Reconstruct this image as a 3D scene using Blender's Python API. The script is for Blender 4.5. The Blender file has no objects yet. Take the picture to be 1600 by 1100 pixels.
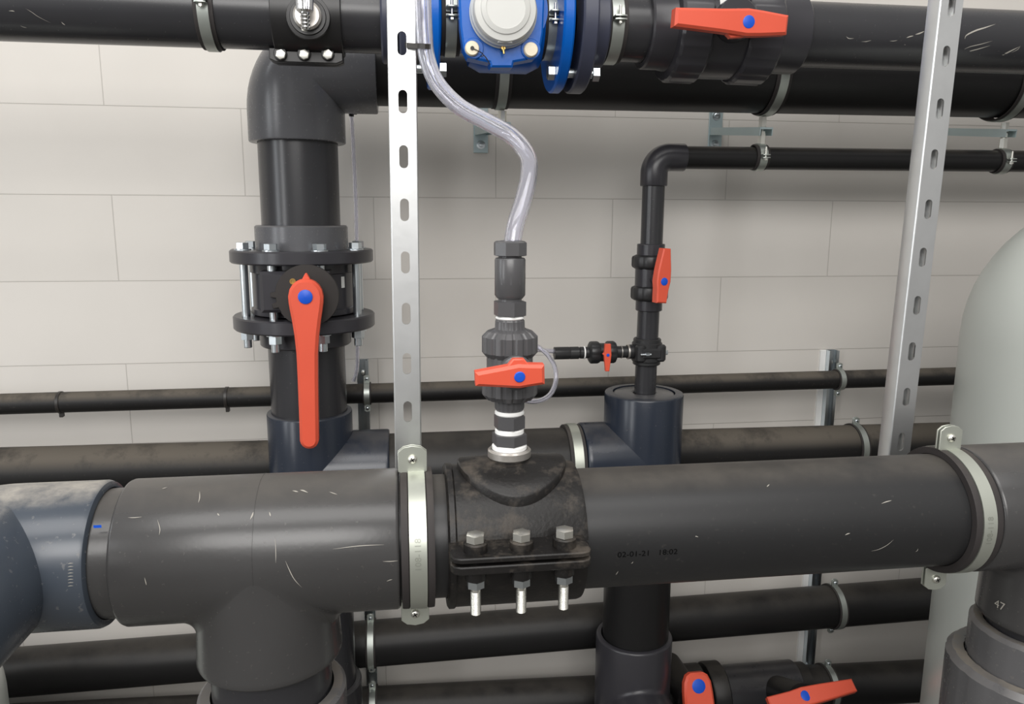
import bpy, math, random
from mathutils import Vector as V, Matrix

random.seed(7)
SC = bpy.context.scene
COL = SC.collection
PI = math.pi

# ------------------------------------------------------------------ camera
F_PX = 1200.0
YAW, PITCH, ROLL = .1416, .1758, .0048
CAM = V((.6652, -1.9352, 1.556))
FWD = V((math.sin(YAW)*math.cos(PITCH), math.cos(YAW)*math.cos(PITCH), -math.sin(PITCH)))
_r = V((math.cos(YAW), -math.sin(YAW), 0))
_u = _r.cross(FWD)
RGT = _r*math.cos(ROLL) + _u*math.sin(ROLL)
UPV = _u*math.cos(ROLL) - _r*math.sin(ROLL)
cd = bpy.data.cameras.new('camera')
cam = bpy.data.objects.new('camera', cd)
COL.objects.link(cam)
cam.matrix_world = Matrix(((RGT.x, UPV.x, -FWD.x, CAM.x), (RGT.y, UPV.y, -FWD.y, CAM.y),
                           (RGT.z, UPV.z, -FWD.z, CAM.z), (0, 0, 0, 1)))
cd.sensor_width = 36
cd.lens = F_PX/1600*36
cd.clip_start = .02
SC.camera = cam

# ------------------------------------------------------------------ light and exposure
w = bpy.data.worlds.new('world')
SC.world = w
w.use_nodes = True
_wn, _wl = w.node_tree.nodes, w.node_tree.links
_bg = _wn['Background']
_bg.inputs[1].default_value = .58
_tc = _wn.new('ShaderNodeTexCoord')
_sx = _wn.new('ShaderNodeSeparateXYZ')
_rp = _wn.new('ShaderNodeValToRGB')          # dim near the floor, brighter towards the ceiling
_mr = _wn.new('ShaderNodeMapRange')
_mr.inputs[1].default_value, _mr.inputs[2].default_value = -.5, .6
_rp.color_ramp.elements[0].color = (.33, .32, .31, 1)
_rp.color_ramp.elements[1].color = (1, .985, .965, 1)
_wl.new(_tc.outputs['Generated'], _sx.inputs[0])
_wl.new(_sx.outputs['Z'], _mr.inputs[0])
_wl.new(_mr.outputs[0], _rp.inputs[0])
_wl.new(_rp.outputs[0], _bg.inputs[0])


def area(name, loc, target, sx, sy, power, col=(1, 1, 1)):
    l = bpy.data.lights.new(name, 'AREA')
    l.shape = 'RECTANGLE'
    l.size, l.size_y, l.energy, l.color = sx, sy, power, col
    o = bpy.data.objects.new(name, l)
    COL.objects.link(o)
    o.location = loc
    o.rotation_euler = (V(target)-V(loc)).to_track_quat('-Z', 'Y').to_euler()
    return o


area('daylight_side_window', (-1.6, -1.5, 1.95), (.5, -.3, 1.5), .34, 1.6, 11, (.92, .965, 1))
area('gloss_fill_left', (-1.7, -2.8, 1.75), (.6, -1.0, 1.3), .30, 1.6, 15, (.97, .985, 1))  # added lamp giving gloss from the left; no window known there
area('fill_behind_camera', (.5, -4.6, 2.6), (.9, 0, 1.5), 2.0, 1.6, 12, (1, .985, .965))  # added fill from behind the camera, no doorway known
area('fill_high_front', (.35, -4.2, 3.1), (.75, 0, 1.45), 2.8, 1.3, 78, (1, .98, .955))  # added high fill, kept far from the wall to shorten the header's shadow
area('fill_overhead', (.5, -2.2, 3.4), (.6, -.4, 1.3), 2.8, 1.0, 40, (1, .98, .955))  # unseen overhead fill, power balanced against the wall's brightness
SC.view_settings.view_transform = 'Standard'
SC.view_settings.look = 'None'
SC.view_settings.gamma = 1
SC.view_settings.use_curve_mapping = False
SC.view_settings.exposure = 0.0


# ------------------------------------------------------------------ measuring helpers
def ray(px, py):
    return FWD + RGT*((px-800)/F_PX) - UPV*((py-550)/F_PX)


def P(px, py, d):
    """point at distance d in front of the block wall (wall face is Y = 0)"""
    r = ray(px, py)
    return CAM + r*((-d-CAM.y)/r.y)


def hit(px, py, o, ax, r):
    """where the sight line meets the near side of a cylinder"""
    ax = V(ax).normalized()
    d = ray(px, py)
    w0 = CAM-V(o)
    a = d-ax*d.dot(ax)
    b = w0-ax*w0.dot(ax)
    A, B, C_ = a.dot(a), 2*a.dot(b), b.dot(b)-r*r
    D = max(0, B*B-4*A*C_)
    return CAM + d*((-B-math.sqrt(D))/(2*A))


# ------------------------------------------------------------------ materials
def nodes(name):
    m = bpy.data.materials.new(name)
    m.use_nodes = True
    nt = m.node_tree
    return m, nt, nt.nodes['Principled BSDF']


def mat(name, col, rough=.45, metal=0., var=.12, scale=14, bump=0., bscale=250, coat=0., dust=0., dustcol=(.17, .15, .125),
        dlo=.45, dhi=.98, spec=.5, dn=(.34, .62), dsc=22):
    """base colour with a little mottling; dust > 0 adds settled dirt on upward faces and in blotches"""
    m, nt, b = nodes(name)
    N, L = nt.nodes.new, nt.links.new
    tc = N('ShaderNodeNewGeometry')
    no = N('ShaderNodeTexNoise')
    no.inputs['Scale'].default_value = scale
    no.inputs['Detail'].default_value = 6
    L(tc.outputs['Position'], no.inputs['Vector'])
    mx = N('ShaderNodeMix')
    mx.data_type = 'RGBA'
    lo = tuple(c*(1-var) for c in col)+(1,)
    hi = tuple(min(1, c*(1+var)) for c in col)+(1,)
    mx.inputs[6].default_value, mx.inputs[7].default_value = lo, hi
    L(no.outputs['Fac'], mx.inputs[0])
    out = mx.outputs[2]
    b.inputs['Roughness'].default_value = rough
    b.inputs['Metallic'].default_value = metal
    b.inputs['Specular IOR Level'].default_value = spec
    b.inputs['Coat Weight'].default_value = coat
    if dust:
        sx = N('ShaderNodeSeparateXYZ')
        L(tc.outputs['Normal'], sx.inputs[0])
        mr = N('ShaderNodeMapRange')
        mr.interpolation_type = 'SMOOTHSTEP'
        mr.inputs[1].default_value, mr.inputs[2].default_value = dlo, dhi
        L(sx.outputs['Z'], mr.inputs[0])
        n2 = N('ShaderNodeTexNoise')
        n2.inputs['Scale'].default_value = dsc
        n2.inputs['Detail'].default_value = 9
        n2.inputs['Roughness'].default_value = .68
        L(tc.outputs['Position'], n2.inputs['Vector'])
        r2 = N('ShaderNodeMapRange')
        r2.inputs[1].default_value, r2.inputs[2].default_value = dn
        L(n2.outputs['Fac'], r2.inputs[0])
        mu = N('ShaderNodeMath')
        mu.operation = 'MULTIPLY'
        L(mr.outputs[0], mu.inputs[0])
        L(r2.outputs[0], mu.inputs[1])
        # fine speckle everywhere
        n3 = N('ShaderNodeTexNoise')
        n3.inputs['Scale'].default_value = 190
        n3.inputs['Detail'].default_value = 4
        L(tc.outputs['Position'], n3.inputs['Vector'])
        r3 = N('ShaderNodeMapRange')
        r3.inputs[1].default_value, r3.inputs[2].default_value = .64, .78
        r3.inputs[3].default_value, r3.inputs[4].default_value = 0, .35
        L(n3.outputs['Fac'], r3.inputs[0])
        ad = N('ShaderNodeMath')
        ad.operation = 'MAXIMUM'
        L(mu.outputs[0], ad.inputs[0])
        L(r3.outputs[0], ad.inputs[1])
        m3 = N('ShaderNodeMath')
        m3.operation = 'MULTIPLY'
        m3.use_clamp = True
        m3.inputs[1].default_value = dust
        L(ad.outputs[0], m3.inputs[0])
        md = N('ShaderNodeMix')
        md.data_type = 'RGBA'
        md.inputs[7].default_value = (*dustcol, 1)
        L(m3.outputs[0], md.inputs[0])
        L(out, md.inputs[6])
        out = md.outputs[2]
        rr = N('ShaderNodeMapRange')
        rr.inputs[3].default_value, rr.inputs[4].default_value = rough, .9
        L(m3.outputs[0], rr.inputs[0])
        L(rr.outputs[0], b.inputs['Roughness'])
    L(out, b.inputs['Base Color'])
    if bump:
        nb = N('ShaderNodeTexNoise')
        nb.inputs['Scale'].default_value = bscale
        nb.inputs['Detail'].default_value = 3
        L(tc.outputs['Position'], nb.inputs['Vector'])
        bp = N('ShaderNodeBump')
        bp.inputs['Strength'].default_value = bump
        bp.inputs['Distance'].default_value = .001
        L(nb.outputs['Fac'], bp.inputs['Height'])
        L(bp.outputs[0], b.inputs['Normal'])
    return m


M = {}
M['pipe_front'] = mat('grey_pvc_front', (.0165, .0165, .0172), .40, spec=.4, dust=.3, bump=.05, dlo=.72, dn=(.2, .6), dsc=15)
M['tee_front'] = mat('grey_pvc_dusty', (.045, .044, .044), .25, dust=.3, bump=.06, dlo=.7, var=.14, dn=(.15, .6))
M['elbow_front'] = mat('bluegrey_pvc_dusty', (.052, .063, .080), .25, dust=.8, dlo=.84, dustcol=(.42, .39, .34))
M['pipe_dark'] = mat('dark_pvc', (.027, .027, .030), .26, dust=.12)
M['pipe_black'] = mat('black_pvc', (.0105, .0102, .0105), .38, spec=.3, dust=.2, dlo=.3, dn=(.25, .6), dsc=12)
M['pipe_dusty'] = mat('black_pvc_dusty', (.010, .0095, .0095), .5, spec=.3, dust=.8, dlo=.12, dhi=.75, dn=(.30, .52), dsc=9, dustcol=(.13, .113, .092))
M['elbow_grey'] = mat('mid_grey_pvc', (.088, .089, .096), .27, dust=.25)
M['tee_blue'] = mat('bluegrey_pvc', (.016, .0215, .034), .25, dust=.22, dlo=.3)
M['fit_dusty'] = mat('fitting_grey_dusty', (.095, .094, .097), .25, dust=.75, dlo=.6, dustcol=(.20, .175, .14))
M['flange_navy'] = mat('navy_grey_pvc', (.038, .042, .068), .4)
M['fit_grey'] = mat('fitting_grey_pvc', (.072, .071, .074), .28)
M['fit_dark'] = mat('fitting_dark_pvc', (.030, .029, .034), .30)
M['fit_black'] = mat('fitting_black', (.018, .018, .019), .4)
M['saddle'] = mat('black_polypropylene', (.0085, .0076, .0072), .42, spec=.35, dust=.42, dlo=-1.2, dhi=1.0, dn=(.50, .66), dsc=30, bump=.25, bscale=300, dustcol=(.15, .125, .10))
M['saddle_clean'] = mat('black_polypropylene_clean', (.013, .0125, .013), .38)
M['rubber'] = mat('brown_black_rubber', (.024, .020, .0195), .7, dust=.2)
M['steel'] = mat('galvanised_steel', (.70, .71, .71), .38, 1., var=.10, scale=40, bump=.08, bscale=90)
M['strap'] = mat('pale_zinc_strap', (.50, .52, .46), .40, .75, var=.08, scale=30)
M['strap_dull'] = mat('dull_zinc_strap', (.46, .49, .46), .42, .85, var=.15, scale=30)
M['bolt'] = mat('zinc_bolt', (.74, .73, .67), .36, .95, var=.06)
M['bolt_blue'] = mat('zinc_bolt_bluish', (.66, .71, .74), .28, 1., var=.06)
M['bracket'] = mat('blue_zinc_bracket', (.50, .60, .62), .42, .75, var=.1)
M['ring_steel'] = mat('stainless_ring', (.60, .57, .53), .35, .9)
M['chrome'] = mat('chrome', (.82, .82, .82), .12, 1., var=.03)
M['brass'] = mat('brass', (.55, .36, .12), .3, 1.)
M['red'] = mat('red_handle', (.66, .090, .046), .38, var=.06)
M['cap'] = mat('blue_cap', (.004, .075, .52), .4, var=.05)
M['blue'] = mat('blue_enamel', (.001, .098, .44), .30, var=.08, bump=.15, bscale=150, spec=.3)
M['white'] = mat('white_plastic', (.55, .55, .525), .4, var=.03)
M['greyring'] = mat('pale_grey_plastic', (.5, .52, .54), .35, var=.05)
M['cream'] = mat('cream_cap', (.74, .66, .5), .5)
M['tape'] = mat('white_thread_tape', (.86, .86, .84), .6, var=.04)
M['sticker'] = mat('white_sticker', (.62, .62, .6), .5)
M['ink'] = mat('black_ink', (.002, .002, .002), .9, spec=.1)
M['scratch'] = mat('pale_scratch', (.36, .34, .30), .7)
M['tank'] = mat('grey_green_fibreglass', (.50, .525, .49), .3, var=.05, scale=4)
M['disc'] = mat('dark_brown_plate', (.016, .0125, .011), .5)
M['tie'] = mat('black_nylon', (.02, .017, .015), .4)
M['floor'] = mat('concrete_floor', (.13, .125, .115), .8, var=.2, scale=5)
M['emboss'] = mat('zinc_emboss', (.30, .31, .27), .4, .5)


def clear(name, tint):
    m, nt, b = nodes(name)
    b.inputs['Base Color'].default_value = (*tint, 1)
    b.inputs['Transmission Weight'].default_value = .92
    b.inputs['Roughness'].default_value = .06
    b.inputs['IOR'].default_value = 1.42
    no = nt.nodes.new('ShaderNodeTexNoise')
    no.inputs['Scale'].default_value = 30
    mr = nt.nodes.new('ShaderNodeMapRange')
    mr.inputs[3].default_value, mr.inputs[4].default_value = .02, .06
    nt.links.new(no.outputs['Fac'], mr.inputs[0])
    nt.links.new(mr.outputs[0], b.inputs['Roughness'])
    return m


M['hose'] = clear('clear_pvc_hose', (.90, .90, .97))

# wall of large white blocks, stretcher bond, thin joints
m, nt, b = nodes('white_block_wall')
N, L = nt.nodes.new, nt.links.new
g = N('ShaderNodeNewGeometry')
sp = N('ShaderNodeSeparateXYZ')
L(g.outputs['Position'], sp.inputs[0])
cb = N('ShaderNodeCombineXYZ')
ax_ = N('ShaderNodeMath')
ax_.operation = 'ADD'
ax_.inputs[1].default_value = 6.0015
az_ = N('ShaderNodeMath')
az_.operation = 'ADD'
az_.inputs[1].default_value = .0015
L(sp.outputs['X'], ax_.inputs[0])
L(sp.outputs['Z'], az_.inputs[0])
L(ax_.outputs[0], cb.inputs['X'])
L(az_.outputs[0], cb.inputs['Y'])
br = N('ShaderNodeTexBrick')
br.offset, br.offset_frequency, br.squash = .5, 2, 1
br.inputs['Scale'].default_value = 1
br.inputs['Mortar Size'].default_value = .0012
br.inputs['Mortar Smooth'].default_value = .4
br.inputs['Brick Width'].default_value = .6
br.inputs['Row Height'].default_value = .2
br.inputs['Color1'].default_value = (.665, .633, .590, 1)
br.inputs['Color2'].default_value = (.642, .611, .568, 1)
br.inputs['Mortar'].default_value = (.50, .47, .435, 1)
L(cb.outputs[0], br.inputs['Vector'])
no = N('ShaderNodeTexNoise')
no.inputs['Scale'].default_value = 3.5
no.inputs['Detail'].default_value = 7
L(g.outputs['Position'], no.inputs['Vector'])
mr = N('ShaderNodeMapRange')
mr.inputs[3].default_value, mr.inputs[4].default_value = .93, 1.05
L(no.outputs['Fac'], mr.inputs[0])
mm = N('ShaderNodeMix')
mm.data_type = 'RGBA'
mm.blend_type = 'MULTIPLY'
mm.inputs[0].default_value = 1
L(br.outputs['Color'], mm.inputs[6])
L(mr.outputs[0], mm.inputs[7])
L(mm.outputs[2], b.inputs['Base Color'])
b.inputs['Roughness'].default_value = .82
bp = N('ShaderNodeBump')
bp.invert = True
bp.inputs['Strength'].default_value = .6
bp.inputs['Distance'].default_value = .002
L(br.outputs['Fac'], bp.inputs['Height'])
L(bp.outputs[0], b.inputs['Normal'])
M['wall'] = m

# ------------------------------------------------------------------ mesh building
X, Y, Z = V((1, 0, 0)), V((0, 1, 0)), V((0, 0, 1))
FRONT = V((0, -1, 0))


def basis(z, x=None):
    z = V(z).normalized()
    if x is None:
        x = X if abs(z.x) < .9 else Z
    x = V(x)
    x = (x-z*x.dot(z)).normalized()
    return x, z.cross(x), z


class MB:
    def __init__(s):
        s.v, s.f = [], []

    def add(s, vs, fs):
        n = len(s.v)
        s.v += [V(p) for p in vs]
        s.f += [tuple(i+n for i in f) for f in fs]
        return s

    def lathe(s, o, ax, prof, n=48, mod=None, x=None, a0=0., a1=2*PI, cap=True):
        """prof: list of (radius, height along ax); mod(i) scales the radius of the i-th column; closed unless a1-a0 < 2pi"""
        bx, by, bz = basis(ax, x)
        o = V(o)
        full = a1-a0 > 2*PI-1e-6
        cols = n if full else n+1
        vs, fs = [], []
        for (r, h) in prof:
            for i in range(cols):
                a = a0+(a1-a0)*i/n
                rr = r*(mod(i) if mod else 1)
                vs.append(o+bx*(rr*math.cos(a))+by*(rr*math.sin(a))+bz*h)
        for j in range(len(prof)-1):
            for i in range(n):
                k = (i+1) % cols
                fs.append((j*cols+i, j*cols+k, (j+1)*cols+k, (j+1)*cols+i))
        if cap and full:
            if prof[0][0] > 1e-6:
                fs.append(tuple(reversed(range(cols))))
            if prof[-1][0] > 1e-6:
                fs.append(tuple((len(prof)-1)*cols+i for i in range(cols)))
        if not full and prof[0] == prof[-1]:
            m_ = len(prof)-1
            fs.append(tuple(j*cols for j in range(m_)))
            fs.append(tuple(reversed([j*cols+cols-1 for j in range(m_)])))
        return s.add(vs, fs)

    def cyl(s, a, b, r, n=48, c=0., r2=None, mod=None):
        a, b = V(a), V(b)
        h = (b-a).length
        r2 = r if r2 is None else r2
        pr = [(r-c, 0), (r, c), (r2, h-c), (r2-c, h)] if c else [(r, 0), (r2, h)]
        return s.lathe(a, b-a, pr, n, mod)

    def ring(s, a, b, r, ri, n=56, c=.0008, mod=None):
        """hollow sleeve from a to b"""
        a, b = V(a), V(b)
        h = (b-a).length
        p = [(ri, 0), (r-c, 0), (r, c), (r, h-c), (r-c, h), (ri, h), (ri, 0)]
        return s.lathe(a, b-a, p, n, mod, cap=False)

    def hexa(s, o, ax, af, h, c=.0008, x=None, n=6):
        r = af/2/math.cos(PI/n)
        return s.lathe(o, ax, [(r-c, 0), (r, c*.5), (r, h-c*.5), (r-c*1.3, h)], n, None, x)

    def prism(s, o, bx, by, poly, z0, z1, bev=0.):
        bx, by = V(bx).normalized(), V(by).normalized()
        bz = bx.cross(by)
        n = len(poly)
        area_ = sum(poly[i][0]*poly[(i+1) % n][1]-poly[(i+1) % n][0]*poly[i][1] for i in range(n))
        if area_ < 0:
            poly = poly[::-1]

        def off(d):
            if not d:
                return poly
            q = []
            for i in range(n):
                a, p, b_ = V(poly[i-1]), V(poly[i]), V(poly[(i+1) % n])
                e1, e2 = (p-a).normalized(), (b_-p).normalized()
                n1, n2 = V((-e1.y, e1.x)), V((-e2.y, e2.x))
                k = n1+n2
                k = k/max(.35, k.length_squared/2) if k.length > 1e-6 else n1
                q.append((p.x+k.x*d, p.y+k.y*d))
            return q
        rows = [(off(bev), z0), (poly, z0+bev), (poly, z1-bev), (off(bev), z1)] if bev else [(poly, z0), (poly, z1)]
        vs, fs = [], []
        o = V(o)
        for pl, z in rows:
            vs += [o+bx*p[0]+by*p[1]+bz*z for p in pl]
        for j in range(len(rows)-1):
            for i in range(n):
                k = (i+1) % n
                fs.append((j*n+i, j*n+k, (j+1)*n+k, (j+1)*n+i))
        fs.append(tuple(reversed(range(n))))
        fs.append(tuple((len(rows)-1)*n+i for i in range(n)))
        return s.add(vs, fs)

    def box(s, lo, hi, bev=0.):
        lo, hi = V(lo), V(hi)
        c = (lo+hi)/2
        d = (hi-lo)/2
        return s.prism((c.x, c.y, lo.z), X, Y, [(-d.x, -d.y), (d.x, -d.y), (d.x, d.y), (-d.x, d.y)], 0, hi.z-lo.z, bev)

    def tube(s, pts, r, n=20, ri=0., capped=True):
        pts = [V(p) for p in pts]
        m_ = len(pts)
        tang = [(pts[min(i+1, m_-1)]-pts[max(i-1, 0)]).normalized() for i in range(m_)]
        bx = basis(tang[0])[0]
        rings = []
        for i in range(m_):
            t = tang[i]
            bx = (bx-t*bx.dot(t)).normalized()
            rings.append((pts[i], bx.copy(), t.cross(bx)))

        def skin(rr, flip):
            vs, fs = [], []
            for p, a, b_ in rings:
                vs += [p+a*(rr*math.cos(2*PI*k/n))+b_*(rr*math.sin(2*PI*k/n)) for k in range(n)]
            for j in range(m_-1):
                for k in range(n):
                    q = (j*n+k, j*n+(k+1) % n, (j+1)*n+(k+1) % n, (j+1)*n+k)
                    fs.append(q[::-1] if flip else q)
            return vs, fs
        b0 = len(s.v)
        s.add(*skin(r, False))
        if ri:
            b1 = len(s.v)
            s.add(*skin(ri, True))
            for k in range(n):
                k2 = (k+1) % n
                s.f.append((b0+k2, b0+k, b1+k, b1+k2))
                e = (m_-1)*n
                s.f.append((b0+e+k, b0+e+k2, b1+e+k2, b1+e+k))
        elif capped:
            s.f.append(tuple(b0+k for k in reversed(range(n))))
            s.f.append(tuple(b0+(m_-1)*n+k for k in range(n)))
        return s


def spline(pts, k=10):
    """Catmull-Rom through the points"""
    pts = [V(p) for p in pts]
    q = [pts[0]*2-pts[1]]+pts+[pts[-1]*2-pts[-2]]
    out = []
    for i in range(1, len(q)-2):
        for j in range(k):
            t = j/k
            a, b_, c, d = q[i-1], q[i], q[i+1], q[i+2]
            out.append(.5*((2*b_)+(c-a)*t+(2*a-5*b_+4*c-d)*t*t+(3*b_-a-3*c+d)*t**3))
    out.append(pts[-1])
    return out


def origin_of(o):
    v = V((0, 0, 0))
    while o is not None:
        v = v+o.location
        o = o.parent
    return v


def tag(o, label, cat, group=None):
    o['label'] = label
    o['category'] = cat
    if group:
        o['group'] = group
    return o


def obj(name, mb, material, parent=None, at=None, label=None, sharp=38, marks=None):
    off = origin_of(parent) if parent is not None else V(at if at is not None else (0, 0, 0))
    me = bpy.data.meshes.new(name)
    nf = len(mb.f)
    if marks:      # (mesh, material) of marks on this part's own surface
        mb.add(marks[0].v, marks[0].f)
    me.from_pydata([tuple(p-off) for p in mb.v], [], mb.f)
    me.materials.append(M[material])
    if marks:
        me.materials.append(M[marks[1]])
        me.polygons.foreach_set('material_index', [0]*nf+[1]*(len(mb.f)-nf))
    me.polygons.foreach_set('use_smooth', [True]*len(me.polygons))
    me.set_sharp_from_angle(angle=math.radians(sharp))
    me.update()
    o = bpy.data.objects.new(name, me)
    COL.objects.link(o)
    if parent is not None:
        o.parent = parent
    else:
        o.location = off
    if label:
        o['label'] = label
    return o


def thing(name, label, cat, at, group=None):
    o = bpy.data.objects.new(name, None)
    COL.objects.link(o)
    o.empty_display_size = .02
    o.location = V(at)
    return tag(o, label, cat, group)


def solo(name, mb, material, label, cat, at, group=None, sharp=38):
    return tag(obj(name, mb, material, None, at, sharp=sharp), label, cat, group)


def struct(name, mb, material):
    o = obj(name, mb, material)
    o['kind'] = 'structure'
    return o


def text2d(s, size):
    """outline of a line of writing as flat 2-D vertices and faces, centred"""
    cu = bpy.data.curves.new('t', 'FONT')
    cu.body, cu.size, cu.align_x, cu.align_y = s, size, 'CENTER', 'CENTER'
    cu.resolution_u = 3
    o = bpy.data.objects.new('t', cu)
    COL.objects.link(o)
    dg = bpy.context.evaluated_depsgraph_get()
    me = bpy.data.meshes.new_from_object(o.evaluated_get(dg))
    vs = [(v.co.x, v.co.y) for v in me.vertices]
    fs = [tuple(p.vertices) for p in me.polygons]
    bpy.data.objects.remove(o)
    bpy.data.curves.remove(cu)
    bpy.data.meshes.remove(me)
    return vs, fs


def wrap_text(s, size, o, ax, r, start, along, lift=.0004, xs=1.):
    """writing on a cylinder; start is the centre on the surface; along: 'axis' or 'round' (upwards)"""
    vs, fs = text2d(s, size)
    o, ax = V(o), V(ax).normalized()
    rel = V(start)-o
    h0 = rel.dot(ax)
    e = (rel-ax*h0).normalized()
    t = ax.cross(e)     # tangent round the pipe
    if t.z < 0:
        t = -t
    mb = MB()
    out = []
    for (x_, y_) in vs:
        x_ *= xs
        ha, ro = (x_, y_) if along == 'axis' else (-y_, x_)
        a = ro/r
        out.append(o+ax*(h0+ha)+(e*math.cos(a)+t*math.sin(a))*(r+lift))
    mb.add(out, fs)
    return mb


def ribbons(lines, o, ax, r, lift=.0003):
    """thin scuffs lying on a cylinder: each line = (width, [(px, py) ...])"""
    mb = MB()
    ax = V(ax).normalized()
    for wd, pts in lines:
        hs = [hit(a, b_, o, ax, r) for a, b_ in pts]
        hs = spline(hs, 4) if len(hs) > 1 else hs
        vs, fs = [], []
        n = len(hs)
        for i, p in enumerate(hs):
            rel = p-V(o)
            nn = (rel-ax*rel.dot(ax)).normalized()
            tg = (hs[min(i+1, n-1)]-hs[max(i-1, 0)]).normalized()
            sd = nn.cross(tg)
            wv = wd*.38*(math.sin(PI*(i+.35)/(n-.3)))
            c = V(o)+ax*rel.dot(ax)+nn*(r+lift)
            vs += [c+sd*wv, c-sd*wv]
        for i in range(n-1):
            fs.append((2*i, 2*i+1, 2*i+3, 2*i+2))
        mb.add(vs, fs)
    return mb


def ribbed(n, ribs, depth, duty=.25):
    per = n/ribs
    return lambda i: 1-depth if (i % per)/per < duty else 1


# ------------------------------------------------------------------ plumbing builders
def sleeve_prof(r, L, c=.002, rp=None, dep=.012):
    """profile of a straight fitting open at both ends; rp: bore the pipes enter"""
    p = []
    if rp:
        p += [(rp, dep), (rp, .0)]
    p += [(r-c, 0), (r-c*.3, c*.3), (r, c), (r, L-c), (r-c*.3, L-c*.3), (r-c, L)]
    if rp:
        p += [(rp, L), (rp, L-dep)]
    return p


def tee_mesh(o, ax, L0, L1, r, legdir, legL, rl, fil=.0, rp=None, rpl=None, c=.003, n=72, re=None):
    """straight-through body along ax from -L0 to L1 with one branch; fil rounds the junction"""
    mb = MB()
    o, ax = V(o), V(ax).normalized()
    mb.lathe(o-ax*L0, ax, sleeve_prof(r, L0+L1, c, rp), n, cap=not rp)
    d = V(legdir).normalized()
    sd = ax.cross(d)
    rows = []
    K = 10

    def surf(ang, rho, drop):
        a, b_ = rho*math.cos(ang), rho*math.sin(ang)   # a along main axis, b across
        b2 = max(-r*.9995, min(r*.9995, b_))
        return o+ax*a+sd*b_+d*(math.sqrt(max(0, r*r-b2*b2))*.998+drop)
    if fil:
        for j in range(K+1):
            q = (j/K)*PI/2
            row = []
            for i in range(n):
                an = 2*PI*i/n
                f = fil*abs(math.cos(an))**1.3
                row.append(surf(an, rl+f*(1-math.sin(q)), f*(1-math.cos(q))))
            rows.append(row)
    else:
        rows.append([surf(2*PI*i/n, rl, -.002) for i in range(n)])
    re = re or rl
    ends = [(re, legL-c*2.5), (re, legL-c), (re-c*.3, legL-c*.3), (re-c, legL)]
    if rpl:
        ends += [(rpl, legL), (rpl, legL-.012)]
    for (rr, h) in ends:
        rows.append([o+ax*(rr*math.cos(2*PI*i/n))+sd*(rr*math.sin(2*PI*i/n))+d*h for i in range(n)])
    vs = [p for row in rows for p in row]
    fs = []
    for j in range(len(rows)-1):
        for i in range(n):
            k = (i+1) % n
            fs.append((j*n+i, j*n+k, (j+1)*n+k, (j+1)*n+i))
    if not rpl:
        fs.append(tuple((len(rows)-1)*n+i for i in range(n)))
    return mb.add(vs, fs)


def elbow_mesh(o, d1, d2, l1, l2, r, rb=0, rp=None, c=.003, n=72, steps=16, outer=2.0):
    """90 degree moulded bend with its corner at o, one mouth at o+d1*l1, the other at o+d2*l2:
    rb = 0 gives a mitred inside with a rounded back, rb > 0 a plain swept bend of that radius"""
    import bmesh
    o, d1, d2 = V(o), V(d1).normalized(), V(d2).normalized()
    bn = d1.cross(d2)
    rows = []

    def mouth_(d, e, pairs):
        for h, q in pairs:
            rows.append([o+d*h+e*(q*math.cos(2*PI*i/n))+bn*(q*math.sin(2*PI*i/n)) for i in range(n)])
    A_ = ([(l1-.012, rp), (l1, rp)] if rp else [])+[(l1, r-c), (l1-c*.3, r-c*.3), (l1-c, r)]
    mouth_(d1, d2, A_)
    for j in range(steps+1):
        a = PI/2*j/steps
        row = []
        for i in range(n):
            cth, sth = math.cos(2*PI*i/n), math.sin(2*PI*i/n)
            k = o+(d1+d2)*(cth*r)+bn*(sth*r)          # where the two straight fibres meet
            R = rb-cth*r if rb else outer*r*max(0, -cth)
            row.append(k+d1*(R-R*math.sin(a))+d2*(R-R*math.cos(a)))
        rows.append(row)
    B_ = [(l2-c, r), (l2-c*.3, r-c*.3), (l2, r-c)]+([(l2, rp), (l2-.012, rp)] if rp else [])
    mouth_(d2, d1, B_)
    vs = [p for q in rows for p in q]
    fs = []
    for j in range(len(rows)-1):
        for i in range(n):
            k = (i+1) % n
            fs.append((j*n+i, (j+1)*n+i, (j+1)*n+k, j*n+k))
    bm = bmesh.new()
    bv_ = [bm.verts.new(p) for p in vs]
    for f in fs:
        bm.faces.new([bv_[i] for i in f])
    bmesh.ops.remove_doubles(bm, verts=bm.verts[:], dist=1e-6)
    bm.verts.index_update()
    mb = MB()
    mb.add([v.co.copy() for v in bm.verts], [tuple(v.index for v in f.verts) for f in bm.faces])
    bm.free()
    return mb


def pipe_mesh(a, b, r, n=64, wall=.004):
    """a plain pipe with open, thick-walled ends"""
    a, b = V(a), V(b)
    h = (b-a).length
    return MB().lathe(a, b-a, [(r-wall, .02), (r-wall, 0), (r-.0006, 0), (r, .0006), (r, h-.0006), (r-.0006, h), (r-wall, h),
                               (r-wall, h-.02)], n, cap=False)


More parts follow.
